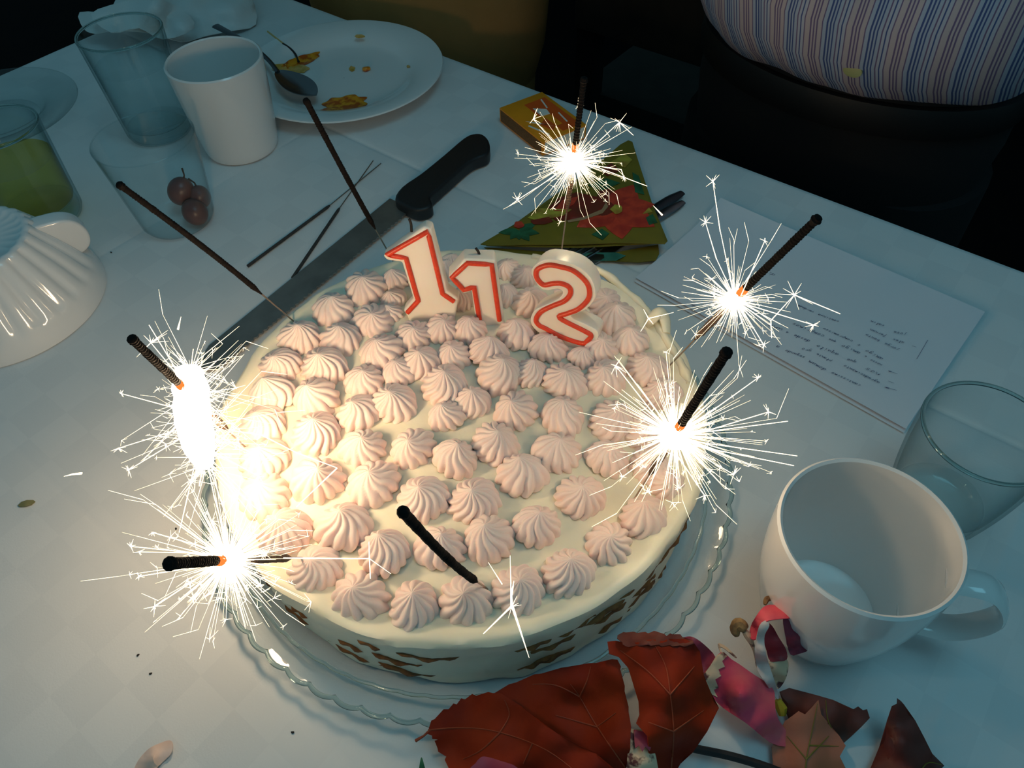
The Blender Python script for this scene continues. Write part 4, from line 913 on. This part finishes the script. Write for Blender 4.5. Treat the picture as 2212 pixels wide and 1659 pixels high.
sheet('white_fold', [(1640,1352),(1656,1340),(1662,1352),(1652,1372),(1652,1396),(1658,1425),(1668,1455),(1678,1486),(1682,1510),(1672,1502),(1650,1470),(1636,1446),(1632,1400)], [(1650,1346,.055),(1650,1400,.042),(1660,1450,.026),(1680,1508,.012),(1636,1440,.024)], 'petalwhite', p2, .0006, 10)
sheet('red_throat', [(1654,1345),(1668,1352),(1682,1376),(1698,1403),(1700,1424),(1682,1428),(1664,1428),(1656,1406),(1650,1383)], [(1654,1345,.044),(1698,1420,.026),(1664,1428,.024),(1680,1380,.036)], 'petalred', p2, .0006, 10)
sheet('magenta_lobe', [(1692,1334),(1708,1330),(1726,1332),(1740,1356),(1750,1384),(1746,1404),(1728,1412),(1708,1414),(1700,1390),(1694,1358)], [(1700,1334,.052),(1726,1332,.046),(1750,1390,.026),(1708,1412,.026),(1722,1370,.044)], 'petaldark', p2, .0006, 10)
sheet('freckled_tip', [(1662,1428),(1682,1428),(1701,1426),(1703,1446),(1695,1471),(1681,1488),(1672,1470),(1666,1450)], [(1680,1428,.0245),(1700,1440,.020),(1681,1486,.010)], 'petalpale', p2, .0006, 9)
st_ = thing('flower_stamen', 'shrivelled yellow stamen with a brown tip beside the curled petal', 'stamen', U(1625, 1420, .004), GP)
MB().add(tube(catmull([U(1636,1440,.014), U(1630,1410,.024), U(1622,1385,.031), U(1608,1362,.036)], 4), [.0012]*6+[.0018, .0022, .0028, .0032, .0034, .0030, .0024], 8, flat=.6)).build('filament', 'petalpale', st_)
MB().add(tube(catmull([U(1610,1360,.037), U(1597,1348,.038), U(1588,1356,.036), U(1592,1374,.033)], 4), [.0024, .003, .0034, .0036, .0036, .0036, .0034, .003, .003, .0028, .0026, .002, .0014], 8)).build('anther', 'anther', st_)
MB().add(tube([U(1680,1512,.012), U(1688,1530,.010), U(1690,1545,.008)], [.002, .0032, .002], 8)).build('pollen_sac', 'pollen', st_)
tag(MB().add(tube(catmull([U(1652,1306,.047), U(1657,1294,.047), U(1668,1293,.045), U(1674,1300,.043)], 3), [.0008, .0012, .0014, .0016, .0016, .0016, .0014, .0012, .001, .0008], 6)).build('dry_petal_tip', 'anther'), 'dry dark curl on top of the arching petal', 'petal', GP)
petal('translucent dried petal edge beside the frayed pink petal', [(1551,1392),(1556,1390),(1570,1398),(1590,1418),(1588,1420),(1566,1402),(1556,1398),(1560,1408),(1556,1408)], [(1551,1392,.018),(1590,1418,.018)], 'petalpale', 14, 6, 0)
q1, _ = petal('cream striped petal with a dark end between the two big red leaves', [(1352,1705),(1354,1650),(1358,1610),(1362,1580),(1368,1574),(1400,1582),(1410,1610),(1420,1650),(1422,1705)], [(1360,1580,.030),(1400,1582,.030),(1352,1700,.016),(1422,1700,.016),(1388,1640,.032)], 'petalpale', 15)
sheet('dark_end', [(1369,1576),(1400,1582),(1409,1606),(1404,1622),(1394,1612),(1388,1624),(1380,1610),(1372,1616),(1370,1596)], [(1369,1576,.0325),(1400,1582,.0325),(1388,1615,.0345)], 'petaldark', q1, .0005, 9)
petal('purple petal edge lying in front of the serrated red leaf', [(1028,1648),(1034,1640),(1046,1634),(1079,1643),(1120,1660),(1130,1705),(1000,1705),(1012,1665)], [(1030,1640,.034),(1120,1660,.036),(1060,1700,.030)], 'petaldark', 16)
petal('pointed green petal tip in front of the leaf stalk', [(908,1642),(911,1636),(915,1648),(922,1680),(924,1705),(902,1705),(904,1670)], [(910,1638,.018),(910,1700,.006)], 'ngreen', 17, 9, 0)
petal('pale blush petal lying alone on the bare cloth', [(288,1670),(292,1655),(301,1639),(313,1625),(326,1614),(346,1605),(366,1599),(373,1608),(369,1628),(352,1646),(336,1662),(322,1690),(296,1692)], [(292,1660,.001),(330,1640,.008),(366,1600,.003),(350,1648,.001),(310,1630,.0015),(300,1690,.001)], 'petalblush', 18, 10, .0008)
tw = MB().add(tube(catmull([U(1440,1602,.010), U(1500,1617,.010), U(1580,1634,.010), U(1664,1660,.010), U(1760,1700,.009)], 5), .0022, 9)).build('leaf_twig', 'twig'); tag(tw, 'thin dark twig lying under the fallen leaves', 'twig')
sd = MB().add(sheet_vf([(38,1092),(46,1084),(58,1080),(72,1080),(76,1083),(68,1090),(54,1094),(42,1095)], zi([(57,1087,.0022),(38,1092,.0006),(76,1083,.0006)]), .0006, 8)).build('flower_seed', 'seed'); tag(sd, 'small flat olive seed lying on the bare cloth', 'seed')
for i, (x, y, lb) in enumerate([(298,1415,'tiny dark speck, one of a close pair on the bare cloth'),(325,1455,'tiny dark speck, one of a close pair on the bare cloth'),(632,1582,'tiny dark speck on the cloth just outside the platter rim'),(240,545,'tiny dark speck on the cloth beside the plastic cup of grapes'),(380,1142,'tiny dark speck on the cloth under the level sparkler tip')]):
    crumb(lb, x, y, 0, .0008, 'black', i, 'speck', 'specks on the cloth')
# ------------------------------------------------------------------ chair behind the table
def chair():
    P = AB(-.40, B1+.36, 0); t = thing('dining_chair', 'dark grey upholstered chair standing between the two people', 'chair', AB(-.50, B1+.64, FZ))
    def bx(name, a, b, z, s, m): return bevel(MB().add(box(AB(a, b, z), s, TROT)).build(name, m, t, smooth=False), .008, 2)
    bx('backrest', -.50, B1+.44, .08, (.40, .05, .46), 'greyfab'); bx('seat', -.50, B1+.66, -.30, (.42, .42, .06), 'greyfab')
    for a in (-.68, -.32):
        for b in (B1+.44, B1+.84): MB().add(box(AB(a, b, FZ+.21), (.035, .035, .42), TROT)).build('leg', 'trouser', t, smooth=False)
        MB().add(box(AB(a, B1+.44, -.24), (.035, .035, .25), TROT)).build('back_post', 'trouser', t, smooth=False)
chair()
# ------------------------------------------------------------------ people standing at the far side
def loft(rings, seg=36, cap=True):
    v = []; f = []
    for (c, ax, ay, rx, ry) in rings:
        for k in range(seg): q = 2*PI*k/seg; v.append(Vector(c)+ax*rx*math.cos(q)+ay*ry*math.sin(q))
    for i in range(len(rings)-1):
        for k in range(seg): k2 = (k+1) % seg; f.append((i*seg+k, i*seg+k2, (i+1)*seg+k2, (i+1)*seg+k))
    if cap: f += [tuple(range(seg))[::-1], tuple((len(rings)-1)*seg+k for k in range(seg))]
    return v, f
def skinmesh(name, verts, edges, radii, root, m, parent, origin):
    me = bpy.data.meshes.new(name); me.from_pydata([tuple(Vector(p)-origin) for p in verts], edges, []); o = bpy.data.objects.new(name, me); COL.objects.link(o)
    sk = o.modifiers.new('skin', 'SKIN'); sk.use_smooth_shade = True; ss = o.modifiers.new('sub', 'SUBSURF'); ss.levels = 1; ss.render_levels = 1
    for i, r in enumerate(radii):
        sv = me.skin_vertices[0].data[i]; sv.radius = r if isinstance(r, tuple) else (r, r); sv.use_root = (i == root)
    dg = bpy.context.evaluated_depsgraph_get(); dg.update(); m2 = bpy.data.meshes.new_from_object(o.evaluated_get(dg)); o.modifiers.clear(); o.data = m2
    m2.materials.clear(); m2.materials.append(M[m])
    for p in m2.polygons: p.use_smooth = True
    o.parent = parent; o.location = Vector(origin)-WORLDLOC[parent.name]; WORLDLOC[o.name] = Vector(origin); return o
def person(label, a, b, shirt, trousers, hemz, bw, bd, belly, folds=0):
    X, Y, Z = EDIR, NDIR, Vector((0, 0, 1)); O = AB(a, b, 0)     # -Y faces the table
    t = thing('person', label, 'person', O+Z*FZ)
    def P(x, y, z): return O+X*x+Y*y+Z*z
    sh = .70
    V = [P(0, 0, .02), P(0, .01, .22), P(0, .02, .45), P(0, .02, .64), P(0, .01, .74), P(0, -.01, .82), P(0, -.015, .92)]; E = [(i, i+1) for i in range(6)]; R = [.085, .10, .11, .10, .052, (.070, .085), (.062, .075)]
    for s in (-1, 1):
        k = len(V); V += [P(s*.17, .02, .62), P(s*(bw+.045), .03, .36), P(s*.13, -.18, .42), P(s*.06, -.24, .44)]; E += [(3, k), (k, k+1), (k+1, k+2), (k+2, k+3)]; R += [.055, .042, .032, (.038, .018)]
        for j, (dx, dz, ln) in enumerate(((.0, .030, .055), (.004, .012, .068), (.004, -.006, .064), (.0, -.022, .050))):   # fingers
            q = len(V); V += [P(s*(.05-dx), -.262, .44+dz), P(s*(.035-dx), -.262-ln*.6, .445+dz), P(s*(.022-dx), -.262-ln, .447+dz)]; E += [(k+3, q), (q, q+1), (q+1, q+2)]; R += [.009, .0085, .0075]
        q = len(V); V += [P(s*.055, -.235, .475), P(s*.035, -.262, .50)]; E += [(k+3, q), (q, q+1)]; R += [.011, .009]
        k = len(V); V += [P(s*.09, 0, -.05), P(s*.10, -.01, -.34), P(s*.10, .02, FZ+.09), P(s*.11, -.10, FZ+.05)]; E += [(0, k), (k, k+1), (k+1, k+2), (k+2, k+3)]; R += [.066, .050, .038, .030]
    k = len(V); V += [P(0, -.105, .81)]; E += [(5, k)]; R += [.013]                                                        # nose
    for s in (-1, 1): k = len(V); V += [P(s*.083, .0, .815)]; E += [(5, k)]; R += [.016]                                     # ears
    skinmesh('body', V, E, R, 0, 'skin', t, O+Z*FZ)
    for s in (-1, 1):
        MB().add(loft([(P(s*.028, -.088+.004*(i > 0), .835), X, Z, .010*(1-.8*i), .006*(1-.8*i)) for i in (0, 1)], 12)).build('eye', 'black', t)
        MB().add(loft([(P(s*.11, y, FZ+.045-.01*abs(y)), X, Z, rx, .04) for y, rx in ((.07, .03), (.05, .042), (-.05, .045), (-.14, .045), (-.18, .03))], 16)).build('shoe', 'shoe', t)
    MB().add(loft([(P(0, -.088, .765), X, Z, .024, .005), (P(0, -.094, .765), X, Z, .018, .003)], 12)).build('mouth', 'nred2', t)
    MB().add(loft([(P(0, .02, z), X, Y, r, r*1.12) for z, r in ((.80, .084), (.86, .086), (.90, .082), (.94, .066), (.965, .03))], 24)).build('hair', 'hair', t)
    # shirt: torso with belly, hem at hemz
    rings = []; zs = [hemz-.012, hemz-.004, hemz+.004, hemz+.02, hemz+.05, hemz+.09, hemz+.14, hemz+.2, .38, .46, .54, .62, .66, .69]
    for z in zs:
        q = (z-hemz)/(sh-hemz); bulge = belly*math.exp(-((z-hemz-.11)/.11)**2)*min(1, max(0, (z-hemz+.012)/.05))**.5
        rx = bw*(1-.05*q) if z < .6 else bw*(1.02 if z < .64 else (.8 if z < .67 else .42)); ry = bd*(1 if z < .6 else (.85 if z < .67 else .6)); 
        if z <= hemz+.005: rx *= .955+.02*(z-hemz+.012)/.017; ry *= .93+.03*(z-hemz+.012)/.017
        rings.append((P(0, .02-bulge*.55, z), X, Y, rx, ry+bulge*.55))
    v, f = loft(rings, 96)
    for p in v:
        l = p-O; x = l.dot(X); z = p.z
        wv = folds*noise.noise(Vector((x*6, z*16+x*3, a*5)))+.4*folds*noise.noise(Vector((x*14, z*30, 2)))
        p += -Y*wv*(1 if (p-O).dot(Y) < 0 else .3)
        if shirt == 'stripe': p += -Y*.005*noise.noise(Vector((x*22, z*4, 1)))*max(0, 1-(z-hemz)/.25)+Z*.006*noise.noise(Vector((x*16, 5, 2)))*max(0, 1-(z-hemz)/.05)
    mb = MB().add((v, f))
    for s in (-1, 1):
        mb.add(loft([(P(s*.13, .02, .63), Y, Z, .08, .075), (P(s*.19, .025, .56), Y, (X*s*.6+Z*.8).normalized(), .072, .07), (P(s*(bw+.040), .03, .40), Y, (X*.9+Z*.3).normalized(), .06, .055), (P(s*(bw+.050), .03, .335), (Y+Z*.3).normalized(), X, .062, .055), (P(s*(bw+.01), -.07, .365), Z, X, .05, .05), (P(s*.15, -.155, .41), Z, X, .042, .042)], 24))
    so = mb.build('shirt', shirt, t, origin=O+Z*FZ); 
    so.rotation_euler = (0, 0, TROT)
    Rm = Matrix.Rotation(-TROT, 3, 'Z')
    for vv in so.data.vertices: vv.co = Rm @ vv.co
    # trousers
    tr = MB().add(loft([(P(0, .02, z), X, Y, rx, ry) for z, rx, ry in ((hemz+.02, bw*.93, bd*.92), (hemz-.03, bw*.97, bd*.98), (-.03, bw*.98, bd*1.0), (-.10, bw*.94, bd*.98), (-.16, bw*.86, bd*.86))], 40))
    for s in (-1, 1): tr.add(loft([(P(s*.085, .02, -.08), X, Y, .095, .105), (P(s*.095, .01, -.20), X, Y, .088, .098), (P(s*.10, .0, -.36), X, Y, .072, .078), (P(s*.10, .02, FZ+.10), X, Y, .062, .07), (P(s*.10, .02, FZ+.05), X, Y, .064, .075)], 24))
    tr.build('trousers', trousers, t)
    if shirt == 'stripe':
        MB().add(lathe_ring(P(0, .02, hemz-.028), X, Y, bw*.985, bd*.995)).build('belt', 'belt', t)
        bpy.context.view_layer.update(); Ro = Matrix.Rotation(-TROT, 3, 'Z'); hit = so.ray_cast(Ro @ (CAM-(O+Z*FZ)), Ro @ ray(1843, 152))
        q = O+Z*FZ+Matrix.Rotation(TROT, 3, 'Z') @ hit[1] if hit[0] else P(0, -.2, .1)
        MB().add(loft([(q, X, Z, .0085, .0055), (q-Y*.002, X, Z, .0085, .0055), (q-Y*.003, X, Z, .006, .004)], 16)).build('button', 'button', t)
    return t
def lathe_ring(c, X, Y, rx, ry, h=.032, n=48):
    v = []; f = []
    for k in range(n):
        q = 2*PI*k/n
        for dr, dz in ((.003, -h/2), (.006, 0), (.003, h/2), (-.006, h/2), (-.006, -h/2)): v.append(c+X*(rx+dr)*math.cos(q)+Y*(ry+dr)*math.sin(q)+Vector((0, 0, dz)))
    for k in range(n):
        k2 = (k+1) % n
        for j in range(5): f.append((k*5+j, k*5+(j+1) % 5, k2*5+(j+1) % 5, k2*5+j))
    return v, f
person('person in a white shirt with blue and pink vertical stripes and black trousers', -.205, B1+.225, 'stripe', 'trouser', .048, .178, .130, .080)
person('person in plain khaki brown clothes standing behind the dinner plate', -.825, B1+.185, 'khaki', 'khaki', .12, .205, .150, .03, folds=.034)
